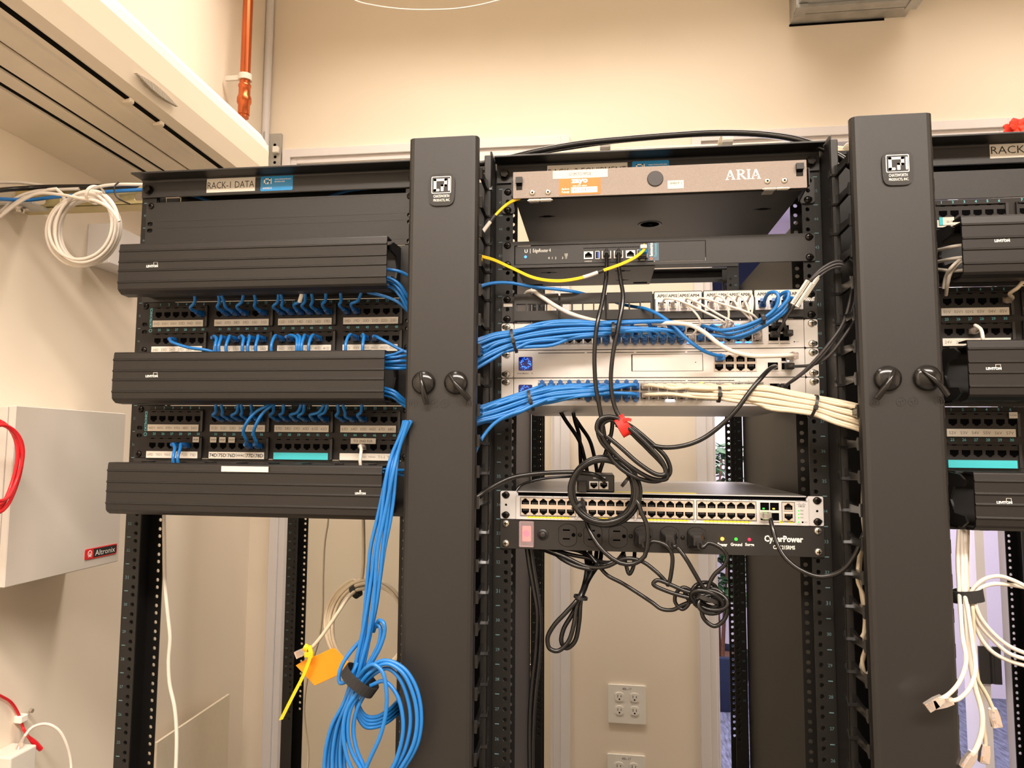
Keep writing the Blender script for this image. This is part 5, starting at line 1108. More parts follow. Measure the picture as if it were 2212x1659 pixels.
def strap(label, zk, L, w, m='velc', name='hook_strap', cat='strap', th=1.5):
    """flat band following a path"""
    P = catmull([zp(zk, *q) for q in L], 6); b = MB(); rings = []
    for i, p in enumerate(P):
        t = (P[min(i+1, len(P)-1)]-P[max(i-1, 0)]).normalized(); n_ = t.cross(Vector((0, 1, 0)))
        n_ = n_.normalized() if n_.length > .1 else Vector((1, 0, 0)); k = t.cross(n_).normalized(); rings.append([p+n_*w+k*th/2, p-n_*w+k*th/2, p-n_*w-k*th/2, p+n_*w-k*th/2])
    b.loft(rings, m, False); return single(name, b, label, cat)
def ring_strap(label, c, d, r1, r2, w, m='velc', name='hook_strap', cat='strap', tail=None):
    """band wrapped round a bundle: centre c, bundle direction d (in the picture plane), half sizes r1 across and r2 in depth"""
    d = Vector(d).normalized(); X = d.cross(Vector((0, 1, 0))).normalized(); Y = Vector((0, 1, 0)); b = MB(); rings = []
    for k in range(28):
        t = 2*math.pi*k/28; o = Vector(c)+X*r1*math.cos(t)+Y*r2*math.sin(t); n_ = (X*math.cos(t)/r1+Y*math.sin(t)/r2).normalized(); rings.append([o+d*w+n_*.9, o-d*w+n_*.9, o-d*w-n_*.5, o+d*w-n_*.5])
    b.loft(rings, m, False, False, True)
    if tail: b.box(*tail, m)
    return single(name, b, label, cat)
c = zp('q9', 785, 735, -70); ring_strap('black hook strap round the white cables hanging at the lower right', c, Vector((-.12, 0, 1)), 19, 14, 8)
# white cables seen behind the fingers of the right-hand manager
GB = 'white cables behind the fingers of the right vertical manager'
for i, L in enumerate((((225, 20, -60), (215, 120, -62), (214, 300, -62), (222, 400, -60), (205, 500, -60), (198, 640, -60), (215, 760, -60), (235, 900, -60), (235, 1000, -60), (215, 1080, -60), (235, 1160, -60), (262, 1130, -60)),
    ((235, 330, -70), (212, 440, -70), (190, 560, -70), (188, 650, -70), (215, 720, -70), (228, 860, -70), (215, 960, -70), (200, 975, -70), (225, 930, -70), (250, 880, -70)),
    ((245, 700, -50), (240, 900, -50), (225, 1050, -50), (210, 1120, -50), (235, 1165, -50), (262, 1150, -50)))):
    run('white cable behind the fingers of the right vertical manager, %s one' % ('longest', 'middle', 'shortest')[i], 'q9', L, 2.7, 'crm', GB)
# bulky orange artificial flowers on the right rack
fl = thing('artificial_flowers', 'red-orange blob of artificial flowers peeking over the right rack', 'flowers', at(2200, 283, 20)); r_ = random.Random(2)
for k in range(7):
    c = at(2186+k*7, 289-3*math.sin(k*.6), 20+r_.uniform(-8, 8)); b = MB()
    for j in range(6):
        a_ = j*1.05+r_.random(); d = Vector((math.cos(a_), r_.uniform(-.6, .2), math.sin(a_))).normalized(); X = d.cross(Vector((0, 1, 0))).normalized(); b.loft([[c+d*q+(X*math.cos(t)*w+Vector((0, 1, 0))*math.sin(t)*2.2) for t in [6.283*n_/8 for n_ in range(8)]] for q, w in ((0, 1.5), (5, 5), (10, 6), (14, 4), (16, 1))], 'flower')
    part('flower', b, fl)
# ------------------------------------------------------------------ cables of the middle rack
def cord(label, pts, r, m, grp=None, zk='o', name='network_cable', n=7, cat='cable', ns=10):
    P = [zp(zk, *q) for q in pts]; return single(name, MB().tube(catmull(P, n), r, m, ns), label, cat, grp)
# yellow fibre pairs
def fibre(label, pts, sl, zk='o'):
    P = catmull([zp(zk, *q) for q in pts], 8); t = thing('fibre_cable', label, 'cable', P[len(P)//2])
    for s_ in (-1, 1):
        Q = [p+Vector((0, s_*.5, s_*1.35)) for p in P]; part('fibre_strand', MB().tube(Q, 1.45, 'yel', 8), t)
    a, b_, c = sl; N = len(P)-1; i0, i1, i2 = int(a*N), int(b_*N), int(c*N)
    part('label_sleeve', MB().tube(P[i0:i1+1], 3.1, 'paper', 10), t, 'white printed sleeve'); part('shrink_sleeve', MB().tube(P[min(i1, i2):max(i1, i2)+1] if i2 > i1 else P[i2:i0+1], 3.15, 'pls', 10), t, 'black sleeve')
    return t
fy = fibre('yellow fibre pair drooping across the front of the small router', ((1005, 543, -80), (1030, 549, -70), (1060, 557, -60), (1100, 575, -50), (1150, 597, -45), (1200, 604, -45), (1250, 598, -45), (1300, 582, -42), (1345, 566, -38), (1375, 550, -32), (1391, 533, -24), (1388, 528, -18)), (.565, .615, .645))
a = at(1386, 540, -14); part('fibre_plug', MB().box(a.x-6, a.x+6, -24, -10, a.z-5, a.z+5, 'bluest').box(a.x-5, a.x+5, -30, -22, a.z, a.z+6, 'paper'), fy, bevel=.6)
fibre('yellow fibre pair dropping from the left of the champagne enclosure', ((1125, 424, -60), (1108, 428, -70), (1090, 438, -66), (1070, 456, -66), (1052, 478, -68), (1036, 500, -72), (1018, 525, -80)), (.66, .86, .56))
# blue and white singles
def plug_end(t, p, m, w=5.6, h=4.4, l=22, z=0):
    b = MB(); b.box(p.x-w, p.x+w, p.y-l, p.y, p.z-h, p.z+h, m); b.box(p.x-2.4, p.x+2.4, p.y-l*.8, p.y-1, p.z+h, p.z+h+1.6, m); return part('plug_boot', b, t, bevel=1)
def plugged(label, pts, m, pm, r, zk='o', grp=None, ends=(1,), w=5.6, h=4.4, l=18, n=7):
    P = [zp(zk, *q) if not isinstance(q, Vector) else q for q in pts]; t = thing('patch_cable', label, 'cable', P[len(P)//2], grp)
    part('jacket', MB().tube(catmull(P, n), r, m, 8), t)
    for e in ends: plug_end(t, P[0] if e == 0 else P[-1], pm, w, h, l)
    return t
pd = Vector((cx8[0], -4, 39*U-15.5))
plugged('long blue cable dipping through the empty frames to the first port of the gateway', ((1010, 632, -70), (1030, 617, -64), (1060, 608, -50), (1100, 608, -36), (1150, 617, -28), (1200, 622, -20), (1240, 628, -12), (1268, 635, 8), (1300, 642, 26), (1340, 655, 24), (1372, 662, 6), (1390, 665, -16), (1420, 678, -34), (1450, 700, -46), (1480, 730, -50), (1515, 756, -46), (1540, 766, -38), pd+Vector((0, -22, 1)), pd), 'blue', 'blue', 2.7, ends=(1,), l=20)
pw = Vector((px_x(1704, 768), -5, 39*U-15)); 
plugged('thick white cable running from behind the empty frames to the gateway', ((1128, 650, 30), (1129, 638, 14), (1136, 628, 0), (1148, 626, -12), (1165, 637, -20), (1200, 660, -26), (1235, 677, -30), (1290, 692, -24), (1350, 698, -22), (1400, 698, -30), (1450, 697, -48), (1490, 702, -62), (1520, 718, -66), (1550, 742, -66), (1580, 759, -64), (1620, 769, -58), (1665, 770, -48), pw+Vector((-4, -28, 0)), pw), 'wcab', 'clear', 3.4, ends=(1,), l=26, w=6.4, h=5)
# the two cords from the router down to the strapped coil
def eth_plug(t, x, zc): 
    b = MB(); b.box(x-5.4, x+5.4, -16, -2, zc-5, zc+3.6, 'pls'); b.box(x-2, x+2, -12, -2, zc+3.6, zc+8, 'pls'); part('plug_boot', b, t, bevel=1)
zc_e = (rr(1258, 540, 1362, 557, -2)[2]+rr(1258, 540, 1362, 557, -2)[3])/2
for px, lab_, L in ((1306.5, 'black cord dropping from the third socket of the small router, printed side facing', ((1307, 566, -22), (1306, 600, -34), (1298, 650, -48), (1287, 700, -60), (1282, 760, -62), (1285, 830, -62), (1294, 880, -60), (1302, 925, -58), (1310, 965, -56), (1330, 1000, -58), (1370, 1028, -58), (1420, 1038, -58), (1446, 1022, -58), (1440, 990, -58), (1400, 950, -58), (1355, 915, -58), (1320, 902, -58), (1300, 905, -60), (1290, 925, -62), (1300, 955, -62), (1335, 985, -62))),
                   (1332.5, 'black cord dropping from the fourth socket of the small router into the red strap', ((1333, 566, -20), (1337, 600, -32), (1343, 640, -44), (1334, 700, -54), (1321, 770, -58), (1318, 830, -58), (1326, 875, -58), (1340, 905, -60), (1365, 935, -62), (1400, 970, -62), (1436, 1010, -64), (1440, 1032, -64), (1415, 1034, -64), (1370, 1012, -64), (1325, 975, -64), (1300, 940, -66), (1300, 915, -66), (1318, 905, -66), (1345, 925, -66)))):
    P = [zp('o', *q) for q in L]; x = px_x(px, 548); P = [Vector((x, -14, zc_e-1))]+P; t = thing('network_cable', lab_, 'cable', P[len(P)//2]); part('jacket', MB().tube(catmull(P, 7), 3.3, 'bcab', 10), t); eth_plug(t, x, zc_e)
xg_ = px_x(1678, 795)
cord('black cord sweeping from the red strap up to the gateway', ((1330, 915, -50), (1365, 935, -54), (1395, 955, -56), (1430, 965, -60), (1475, 962, -62), (1515, 948, -64), (1555, 920, -66), (1590, 885, -68), (1620, 845, -66), (1645, 815, -58), (1662, 798, -40), (1672, 793, -24), (1674, 793, -8)), 3.4, 'bcab')
for i, L in enumerate((((1335, 905, -70), (1360, 925, -72), (1400, 962, -72), (1432, 1000, -72), (1437, 1022, -72), (1420, 1024, -72), (1380, 1000, -72), (1340, 965, -70), (1310, 940, -68)), ((1300, 940, -74), (1288, 925, -74), (1293, 905, -74), (1312, 898, -72), (1340, 905, -68), (1370, 930, -66), (1410, 970, -66)))):
    cord('black loop of the strapped cord coil, %s' % ('right' if i == 0 else 'top left'), L, 3.3, 'bcab')
c = at(1345, 918, -62); ring_strap('red hook strap round the black cord coil', c, Vector((.62, 0, .35)), 15, 13, 8, 'redv')
strap('loose red end of the hook strap', 'o', ((1345, 907, -76), (1355, 904, -78), (1362, 906, -80)), 2.4, 'redv')
# coil in front of the grey switch
cc = at(1303, 1058, -40)
def coil(label, c, turns, m, r, name='network_cable', cat='cable', sh=(0, 0), seed=1, tail0=None, tail1=None, tilt=0):
    """open coil: turns is a list of (rx, rz, dx, dz, dy)"""
    P = []; 
    for i, (rx, rz, dx, dz, dy) in enumerate(turns):
        nx_ = turns[min(i+1, len(turns)-1)]
        for k in range(24):
            f = k/24; a_ = 2*math.pi*f+tilt; g = lambda p, q: p+(q-p)*f
            P.append(Vector((c.x+g(dx, nx_[2])+g(rx, nx_[0])*math.cos(a_), c.y+g(dy, nx_[4]), c.z+g(dz, nx_[3])+g(rz, nx_[1])*math.sin(a_))))
    if tail0: P = list(tail0)+P
    if tail1: P = P+list(tail1)
    return single(name, MB().tube(catmull(P, 2), r, m, 10), label, cat)
coil('black cord coiled in front of the grey switch and running off left to the cover', cc, [(50, 50, 0, 0, 0), (47, 47, -1, 2, -7), (43, 44, 1, -1, 4), (53, 52, 1, -1, -4), (46, 49, 0, 0, -9), (50, 46, 0, 0, -9)], 'bcab', 3.4,
     tail1=[at(1385, 1105, -52), at(1397, 1130, -54), at(1400, 1165, -54), at(1393, 1200, -52), at(1370, 1216, -50), at(1340, 1214, -48), at(1305, 1190, -46), at(1282, 1160, -40), at(1268, 1130, -30), at(1262, 1100, -18), Vector((px_x(1257, 1085, -5), -10, CR[0]-2))])
ring = lambda px, py, d, lb: ring_strap(lb, at(px, py, -42), d, 9, 10, 2.2, 'pls', 'cable_tie', 'cable tie')
ring(1351, 1038, Vector((.75, 0, -.6)), 'black cable tie at the upper right of the cord coil'); ring(1247, 1090, Vector((-.5, 0, .8)), 'black cable tie at the lower left of the cord coil')
xi = px_x(1303.5, 1040, 6)
cord('black cord reaching from the left cover over to the injector', ((1010, 1085, -90), (1035, 1066, -80), (1060, 1049, -66), (1100, 1030, -50), (1150, 1021, -40), (1200, 1018, -30), (1250, 1018, -30), (1285, 1024, -28), (1300, 1033, -18), (1305, 1037, 4)), 3.6, 'bcab')
cord('thin black cord curving behind onto the grey switch top', ((1112, 1060, 10), (1122, 1047, 16), (1145, 1037, 30), (1180, 1030, 40), (1225, 1027, 50), (1250, 1026, 70)), 2.3, 'bcab')
b = MB(); x = px_x(1257, 1085, -5); b.box(x-5.4, x+5.4, -16, -5, CR[0]-7, CR[0]+3.6, 'pls'); b.box(x-2, x+2, -12, -5, CR[0]+3, CR[0]+8, 'pls'); single('cord_plug', b, 'black plug in the grey switch seen inside the cord coil', 'plug', bevel=1)
# black cable to the fibre cage of the grey switch
P = [(1658, 1112, -12), (1664, 1120, -26), (1669, 1140, -36), (1678, 1172, -44), (1697, 1205, -52), (1730, 1232, -60), (1772, 1247, -66), (1815, 1238, -74), (1846, 1205, -82), (1864, 1165, -88), (1882, 1120, -80)]
t = thing('network_cable', 'black cable with a clear plug looping from the grey switch to the right cover', 'cable', at(1730, 1232, -60)); part('jacket', MB().tube(catmull([zp('o', *q) for q in P], 7), 3.3, 'bcab', 10), t); a = at(1652, 1112, -8); part('plug_boot', MB().box(a.x-6, a.x+6, -30, -6, a.z-6, a.z+5, 'clear'), t, 'clear network plug', bevel=1)
# ------------------------------------------------------------------ bundles
def bundle(n, seq, order=None, seed=0, spread=1.0):
    """seq: list of (zk, x, ytop, ybot, Ycentre, Ythick); returns n paths through interleaved slots"""
    r_ = random.Random(seed); out = [[] for _ in range(n)]; slots = list(range(n))
    for (zk, x, yt, yb, Yc, Yt) in seq:
        for i in range(n):
            q = slots[i]; f = (q//2+.3+.4*(q % 2))/math.ceil(n/2)
            y = yt+(yb-yt)*f; Y = Yc+((q % 2)-.5)*max(6.2, Yt*.3)*(1 if (q//2) % 2 else -1); out[i].append(zp(zk, x+r_.uniform(-6, 6), y, Y))
        for k in range(0, n-1):
            if r_.random() < .10: slots[k], slots[k+1] = slots[k+1], slots[k]
    return out
GB1 = 'blue cables bundled across the upper switch'
B1 = bundle(14, [('q3', -120, 620, 960, -90, 24), ('q3', 45, 560, 850, -80, 24), ('q3', 200, 510, 760, -70, 26), ('q3', 372, 490, 680, -62, 20), ('q3', 540, 440, 655, -54, 24), ('q3', 760, 395, 640, -48, 28), ('q3', 1010, 395, 600, -46, 26), ('q3', 1200, 410, 575, -46, 20)], seed=4)
cols = [4, 5, 6, 7, 8, 9, 10, 11, 12, 13, 14, 15]
srt = sorted(range(14), key=lambda i: B1[i][-1].z)
ports_b = [(k, 1) for k in range(6, 16)]+[(k, 0) for k in (10, 12, 14, 15)]
for rank, i in enumerate(srt):
    k, row = ports_b[rank]; x = PXC[k]; z = 40*U+SWZ[row]; P = B1[i]; e = Vector((x, -4, z)); 
    zz_ = P[-1].z; 
    if x > P[-1].x+12:
        for f in (.45, .8):
            xx = P[-1].x+(x-P[-1].x)*f; P.append(Vector((xx, -44+4*f, zz_*(1-f)+(z+9)*f if f < .5 else z+6)))
    else: P = P[:-2]+[Vector((x-24, -40, z+3))]
    P += [e+Vector((-6, -30, 1)), e+Vector((0, -20, 0)), e]
    num_ = 2*k+1+row; t = thing('patch_cable', 'blue bundled cable ending in port %d of the upper white switch' % num_, 'cable', e, GB1); part('jacket', MB().tube(catmull(P, 5), 2.75, 'blue', 8), t)
    b = MB(); b.box(x-5.4, x+5.4, -24, -3.5, z-5.2, z+4.2, 'blue2'); b.lathe((x, -22, z-1), '-y', [(0, 5), (5, 4)], 'blue2', 12); b.cyl((x, -20, z-7), 'y', 3.4, 14, 'blue2', 12) ; part('plug_boot', b, t, bevel=1)
def tie(label, zk, x, y0, y1, Y, yth, lean=0, head=True):
    a, c = zp(zk, x-lean, y0, Y), zp(zk, x+lean, y1, Y); d = (a-c); L = d.length/2; X = d.normalized(); dr = Vector((0, 1, 0)).cross(X); b = MB(); rings = []; m = (a+c)/2
    for k in range(30):
        t = 2*math.pi*k/30; o = m+X*(L+1)*math.cos(t)+Vector((0, 1, 0))*(yth+1)*math.sin(t); n_ = (X*math.cos(t)+Vector((0, 1, 0))*math.sin(t)); rings.append([o+dr*2.1+n_*.7, o-dr*2.1+n_*.7, o-dr*2.1-n_*.5, o+dr*2.1-n_*.5])
    b.loft(rings, 'pls', False, False, True); tt = thing('cable_tie', label, 'cable tie', m); part('band', b, tt)
    o = m-Vector((0, yth+2.4, 0))-X*L*.15; v = []
    for p_ in (-3.2, 3.2):
        for q_ in (-3, 3):
            for s_ in (-2, 2): v.append(o+X*p_+dr*q_+Vector((0, s_, 0)))
    part('tie_head', MB().add(v, [(0, 1, 3, 2), (4, 6, 7, 5), (0, 4, 5, 1), (2, 3, 7, 6), (0, 2, 6, 4), (1, 5, 7, 3)], 'pls'), tt, bevel=.6)
    return tt
tie('black cable tie near the left end of the upper blue bundle', 'q3', 385, 485, 695, -64, 14, 25); tie('black cable tie near the ports of the upper blue bundle', 'q3', 1335, 425, 570, -46, 13, 0)
GB2 = 'blue cables bundled across the lower switch'
B2 = bundle(13, [('q3', -120, 1290, 1480, -90, 24), ('q3', 45, 1240, 1400, -80, 24), ('q3', 220, 1170, 1370, -72, 26), ('q3', 400, 1110, 1310, -64, 24), ('q3', 555, 1075, 1240, -56, 18), ('q3', 760, 1030, 1190, -50, 22), ('q3', 980, 1015, 1160, -46, 22), ('q3', 1130, 1015, 1140, -44, 18)], seed=9)
srt = sorted(range(13), key=lambda i: B2[i][-1].z)
pb2 = [(k, 1) for k in (5, 6, 7, 8, 9, 10)]+[(k, 0) for k in (10, 9, 8, 7, 6, 5, 4)]
for rank, i in enumerate(srt):
    k, row = pb2[rank]; x = PXC[k]; z = 38*U+SWZ[row]; P = B2[i]; e = Vector((x, -4, z)); zz_ = P[-1].z
    if x > P[-1].x+12: P.append(Vector(((P[-1].x+x)/2, -42, (zz_+z)/2)))
    else: P = P[:-2]+[Vector((x-24, -40, z-2))] if x > P[-3].x else P[:-3]+[Vector((x-20, -38, z))]
    P += [e+Vector((-6, -30, 1)), e+Vector((0, -20, 0)), e]; num_ = 2*k+1+row
    t = thing('patch_cable', 'blue bundled cable ending in port %d of the lower white switch' % num_, 'cable', e, GB2); part('jacket', MB().tube(catmull(P, 5), 2.75, 'blue', 8), t)
    b = MB(); b.box(x-5.4, x+5.4, -24, -3.5, z-4.6, z+4.6, 'blue2'); b.cyl((x, -20, z+(7 if row == 0 else -7)), 'y', 3.4, 14, 'blue2', 12); part('plug_boot', b, t, bevel=1)
for k in range(4):   # short ones covered by the bundle
    x = PXC[k]; z = 38*U+SWZ[0]; e = Vector((x, -4, z)); t = thing('patch_cable', 'blue cable in port %d of the lower white switch, mostly hidden under the bundle' % (2*k+1), 'cable', e, GB2)
    part('jacket', MB().tube(catmull([e, e+Vector((0, -22, 0)), e+Vector((-8, -34, -4)), e+Vector((-40, -44, -16)), e+Vector((-90, -54, -34))], 6), 2.7, 'blue', 8), t); part('plug_boot', MB().box(x-5.4, x+5.4, -24, -3.5, z-4.6, z+4.6, 'blue2').cyl((x, -20, z+7), 'y', 3.4, 14, 'blue2', 12), t, bevel=1)
tie('black cable tie round the lower blue bundle', 'q3', 552, 1070, 1250, -58, 13, 22)
cord('blue cable leaving the lower bundle towards the bottom of the left cover', ((0, 1700, -95), (45, 1590, -90), (110, 1480, -84), (200, 1380, -80), (330, 1300, -78), (470, 1255, -74), (580, 1200, -68), (700, 1150, -60)), 2.75, 'blue', None, 'q3')
GW2 = 'cream cables bundled across the lower switch'
B3 = bundle(15, [('q4', 2300, 1340, 1640, -92, 24), ('q4', 2040, 1240, 1500, -88, 24), ('q4', 1800, 1180, 1420, -82, 26), ('q4', 1590, 1140, 1335, -72, 20), ('q4', 1380, 1095, 1300, -66, 26), ('q4', 1130, 1040, 1265, -60, 28), ('q4', 880, 1030, 1215, -54, 24), ('q4', 670, 1040, 1175, -48, 16), ('q4', 400, 1030, 1150, -44, 18), ('q4', 220, 1045, 1120, -42, 14)], seed=12)
srt = sorted(range(15), key=lambda i: -B3[i][-1].z)
pb3 = [(k, 0) for k in (11, 12, 13, 14, 15, 16, 17)]+[(k, 1) for k in (17, 16, 15, 14, 13, 12, 11)]+[(19, 0)]
for rank, i in enumerate(srt):
    k, row = pb3[rank]; x = PXC[k]; z = 38*U+SWZ[row]; P = B3[i]; e = Vector((x, -4, z))
    while len(P) > 3 and P[-1].x < x+22: P = P[:-1]
    P += [e+Vector((10, -32, 0)), e+Vector((1, -20, 0)), e]
    t = thing('patch_cable', 'cream bundled cable ending in port %d of the lower white switch' % (2*k+1+row), 'cable', e, GW2); part('jacket', MB().tube(catmull(P, 5), 2.9, 'crm', 8), t)
    part('plug_boot', MB().box(x-5.2, x+5.2, -18, -3.5, z-4, z+4, 'clear'), t, 'clear network plug', bevel=1)
tie('black cable tie near the middle of the cream bundle', 'q4', 670, 1045, 1182, -48, 12, -2); tie('black cable tie near the right end of the cream bundle', 'q4', 1575, 1140, 1340, -74, 14, -30)
# ------------------------------------------------------------------ thin white cables from the AP jacks, blue ones from AP09 on
def thin(label, j, L, tgt, m='wcab', pm='wcab', r=1.7, grp=None):
    x, z = JACK[j]; e = Vector((x, -9, z-2)); P = [e, e+Vector((0, -18, 2))]+[zp('q4', *q) for q in L]; k, row = tgt; f = Vector((PXC[k], -4, 40*U+SWZ[row])); P += [f+Vector((0, -26, 2)), f+Vector((0, -16, 0)), f]
    t = thing('patch_cable', label, 'cable', e, grp); part('jacket', MB().tube(catmull(P, 6), r, m, 8), t)
    part('plug_boot', MB().box(x-5, x+5, -17, -9, z-6.4, z+2, pm).lathe((x, -16, z-2), (-.3, -1, .3), [(0, 4.4), (8, 3), (16, r+.3)], pm, 10), t, bevel=.8)
    part('plug_boot', MB().box(f.x-5, f.x+5, -14, -4, f.z-4, f.z+4, pm if pm != 'wcab' else 'clear'), t, bevel=.8); return t
GT = 'thin white cables from the AP jacks'
for j, (L, tg) in enumerate((
    (((155, 195, -44), (240, 202, -52), (350, 240, -56), (500, 310, -56), (640, 380, -54), (725, 435, -44)), (19, 0)),
    (((262, 208, -44), (330, 235, -52), (410, 300, -54), (470, 370, -54), (490, 420, -50), (478, 465, -44)), (16, 1)),
    (((365, 195, -44), (430, 218, -52), (560, 290, -54), (700, 370, -52), (800, 425, -46)), (20, 0)),
    (((495, 195, -42), (560, 205, -50), (700, 250, -54), (850, 300, -56), (980, 350, -52), (1035, 400, -44)), (23, 0)),
    (((640, 172, -42), (700, 190, -50), (745, 270, -54), (762, 370, -50)), (19, 1)),
    (((750, 172, -42), (800, 205, -50), (860, 290, -54), (930, 360, -50), (965, 410, -44)), (21, 0)),
    (((855, 172, -42), (900, 200, -50), (940, 280, -54), (965, 360, -50), (1000, 440, -44)), (23, 1)),
    (((975, 165, -42), (990, 210, -50), (988, 300, -52), (975, 390, -46)), (22, 0)))):
    thin('thin white cable plugged into the AP%02d jack' % (j+1), j, L, tg, grp=GT)
cord('white cable coming from behind the blue bundle at AP12 to the upper switch', ((1380, 290, -30), (1290, 315, -40), (1220, 370, -46), (1140, 430, -46), (1070, 490, -40), (1035, 520, -28), (1030, 530, -6)), 1.9, 'wcab', None, 'q4')
for j, (L, tg) in enumerate((
    (((1120, 180, -44), (1165, 145, -58), (1215, 150, -64), (1238, 200, -66), (1210, 290, -64), (1140, 360, -62), (1050, 410, -60), (900, 465, -56), (760, 495, -52), (660, 500, -44)), (17, 0)),
    (((1230, 195, -40), (1290, 150, -54), (1330, 145, -60), (1325, 210, -62), (1260, 290, -60), (1160, 370, -58), (1040, 440, -56), (900, 500, -52), (740, 530, -48)), (18, 0)),
    (((1290, 200, -36), (1325, 160, -44), (1335, 230, -50), (1290, 310, -54), (1190, 395, -56), (1070, 470, -54), (940, 530, -50), (800, 565, -46), (690, 560, -40)), (17, 1)),
    (((1340, 200, -34), (1345, 240, -44), (1310, 320, -50), (1210, 400, -52), (1080, 480, -50), (950, 545, -46), (860, 580, -40)), (18, 1)))):
    thin('blue cable plugged into the AP%02d jack' % (j+9), j+8, L, tg, 'blue', 'blue2', 2.6, 'blue cables from the last four AP jacks')
tie('black cable tie round the blue cables below AP09', 'q4', 1080, 345, 445, -60, 9, 14)
# ------------------------------------------------------------------ charcoal module cables at the right
sx = SFX
GD = 'charcoal module cables at the right of the middle rack'
wr = [(1822, 574, -70), (1836, 586, -70)]
dac = [
 ('charcoal cable from the upper switch arching through the round wrap, outer one', ((1675, 705, -8), (1678, 690, -34), (1700, 660, -52), (1722, 640, -58), (1748, 608, -64), (1778, 580, -68), (1808, 568, -70), (1834, 580, -70), (1846, 610, -72), (1845, 650, -72), (1835, 685, -70), (1810, 725, -68), (1780, 765, -66), (1750, 795, -58), (1715, 822, -44), (1688, 838, -10))),
 ('charcoal cable from the upper switch arching through the round wrap, inner one', ((1672, 724, -8), (1684, 712, -34), (1700, 682, -48), (1728, 646, -58), (1758, 610, -64), (1790, 585, -68), (1815, 580, -70), (1830, 588, -72), (1838, 620, -74), (1832, 665, -74), (1818, 705, -72), (1790, 745, -70), (1762, 778, -64), (1735, 805, -54), (1705, 828, -40), (1690, 838, -12))),
 ('charcoal cable curving down to the gateway, right of the white cable plug', ((1700, 722, -8), (1692, 690, -40), (1712, 652, -54), (1740, 618, -62), (1775, 588, -68), (1812, 574, -72), (1842, 592, -74), (1852, 640, -76), (1846, 690, -74), (1822, 730, -72), (1785, 775, -64), (1755, 790, -50), (1725, 793, -34), (1704, 793, -10)))]
for lb_, L in dac:
    t = thing('module_cable', lb_, 'cable', at(*L[7]), GD); part('jacket', MB().tube(catmull([zp('o', *q) for q in L], 6), 2.3, 'gcab', 8), t)
    for e in (L[0], L[-1]): p = at(*e); part('module_plug', MB().box(p.x-6.4, p.x+6.4, -16, -4, p.z-4.6, p.z+4.6, 'pls').box(p.x-4, p.x+4, -24, -16, p.z-3, p.z+3, 'pls'), t, bevel=.8)
for px, py, lb_ in ((1726, 634, 'left'), (1736, 640, 'middle'), (1750, 624, 'right')):
    c = at(px, py, -63); d = (at(px+22, py-33, -65)-c).normalized(); b = MB().tube([c-d*20, c+d*20], 3.3, 'paper', 12)
    X = d.cross(Vector((0, 1, 0))).normalized()
    for k in range(-17, 18, 2):
        q = c+d*(k*1.05)+Vector((0, -3.35, 0)); b.add([q-X*1.4, q+X*1.4, q+X*1.4+d*.7, q-X*1.4+d*.7], [(0, 1, 2, 3), (3, 2, 1, 0)], 'ink')
    single('cable_label', b, 'white wrap label with black printing on a charcoal cable, %s of three' % lb_, 'label')
b = MB(); c = at(1832, 583, -70); d = (at(1850, 600, -70)-at(1812, 570, -70)).normalized(); b.lathe(c-d*9, d, [(0, 11), (18, 11), (18, 8.5), (0, 8.5), (0, 11)], 'velc', 24); single('round_wrap', b, 'round black wrap holding the charcoal cables by the right cover', 'wrap')
# ------------------------------------------------------------------ over the top of the racks
cord('thick black cable arching over the top of the middle rack', ((1000, 352, -10), (1035, 349, -10), (1090, 338, 0), (1150, 324, 20), (1250, 307, 30), (1350, 298, 30), (1450, 291, 30), (1540, 287, 30), (1640, 291, 20), (1720, 304, 0), (1780, 327, -20), (1825, 352, -30), (1870, 385, -40)), 5.2, 'bcab')
cord('second black cable lying beside the thick one over the middle rack', ((1000, 358, 4), (1060, 345, 10), (1120, 333, 30), (1200, 320, 40), (1300, 306, 45), (1400, 297, 45), (1500, 291, 45), (1600, 291, 40), (1700, 303, 20), (1780, 333, 0), (1840, 370, -20)), 3.6, 'bcab')
GT2 = 'cream cables lying over the top of the racks'
for k in range(5):
    cord('cream cable lying over the rack tops, %s of five' % ('rearmost', 'second from the rear', 'middle', 'fourth from the rear', 'front')[k], ((1022, 332+k*3, 170-12*k), (1150, 330+k*2.5, 170-12*k), (1300, 322+k*2+(k % 2)*2, 170-12*k), (1450, 317+k*2.2, 170-12*k), (1600, 314+k*2, 170-12*k), (1700, 312+k*2.2+(k % 2)*2, 170-12*k), (1800, 322+k*6, 160-12*k), (1850, 326+k*7, 160-12*k), (2000, 318+k*3, 150-12*k), (2100, 304+k*2, 140-12*k), (2260, 296+k*2, 130-12*k)), 3.0, 'crm', GT2)
for px, py, lb_ in ((1302, 322, 'left'), (1561, 314, 'middle'), (1832, 335, 'right')):
    c = at(px, py, 140); ring_strap('white hook strap round the cables over the middle rack, %s of three' % lb_, c, Vector((1, 0, 0)), 13, 34, 9, 'white')
b = MB()
single('cable_ladder', MB().box(-880, 900, 85, 100, 2066, 2072, 'blk').box(-880, 900, 190, 205, 2066, 2072, 'blk').box(-700, -690, 100, 190, 2067, 2071, 'blk').box(-300, -290, 100, 190, 2067, 2071, 'blk').box(100, 110, 100, 190, 2067, 2071, 'blk').box(500, 510, 100, 190, 2067, 2071, 'blk'), 'black cable ladder lying across the tops of the racks', 'cable tray')
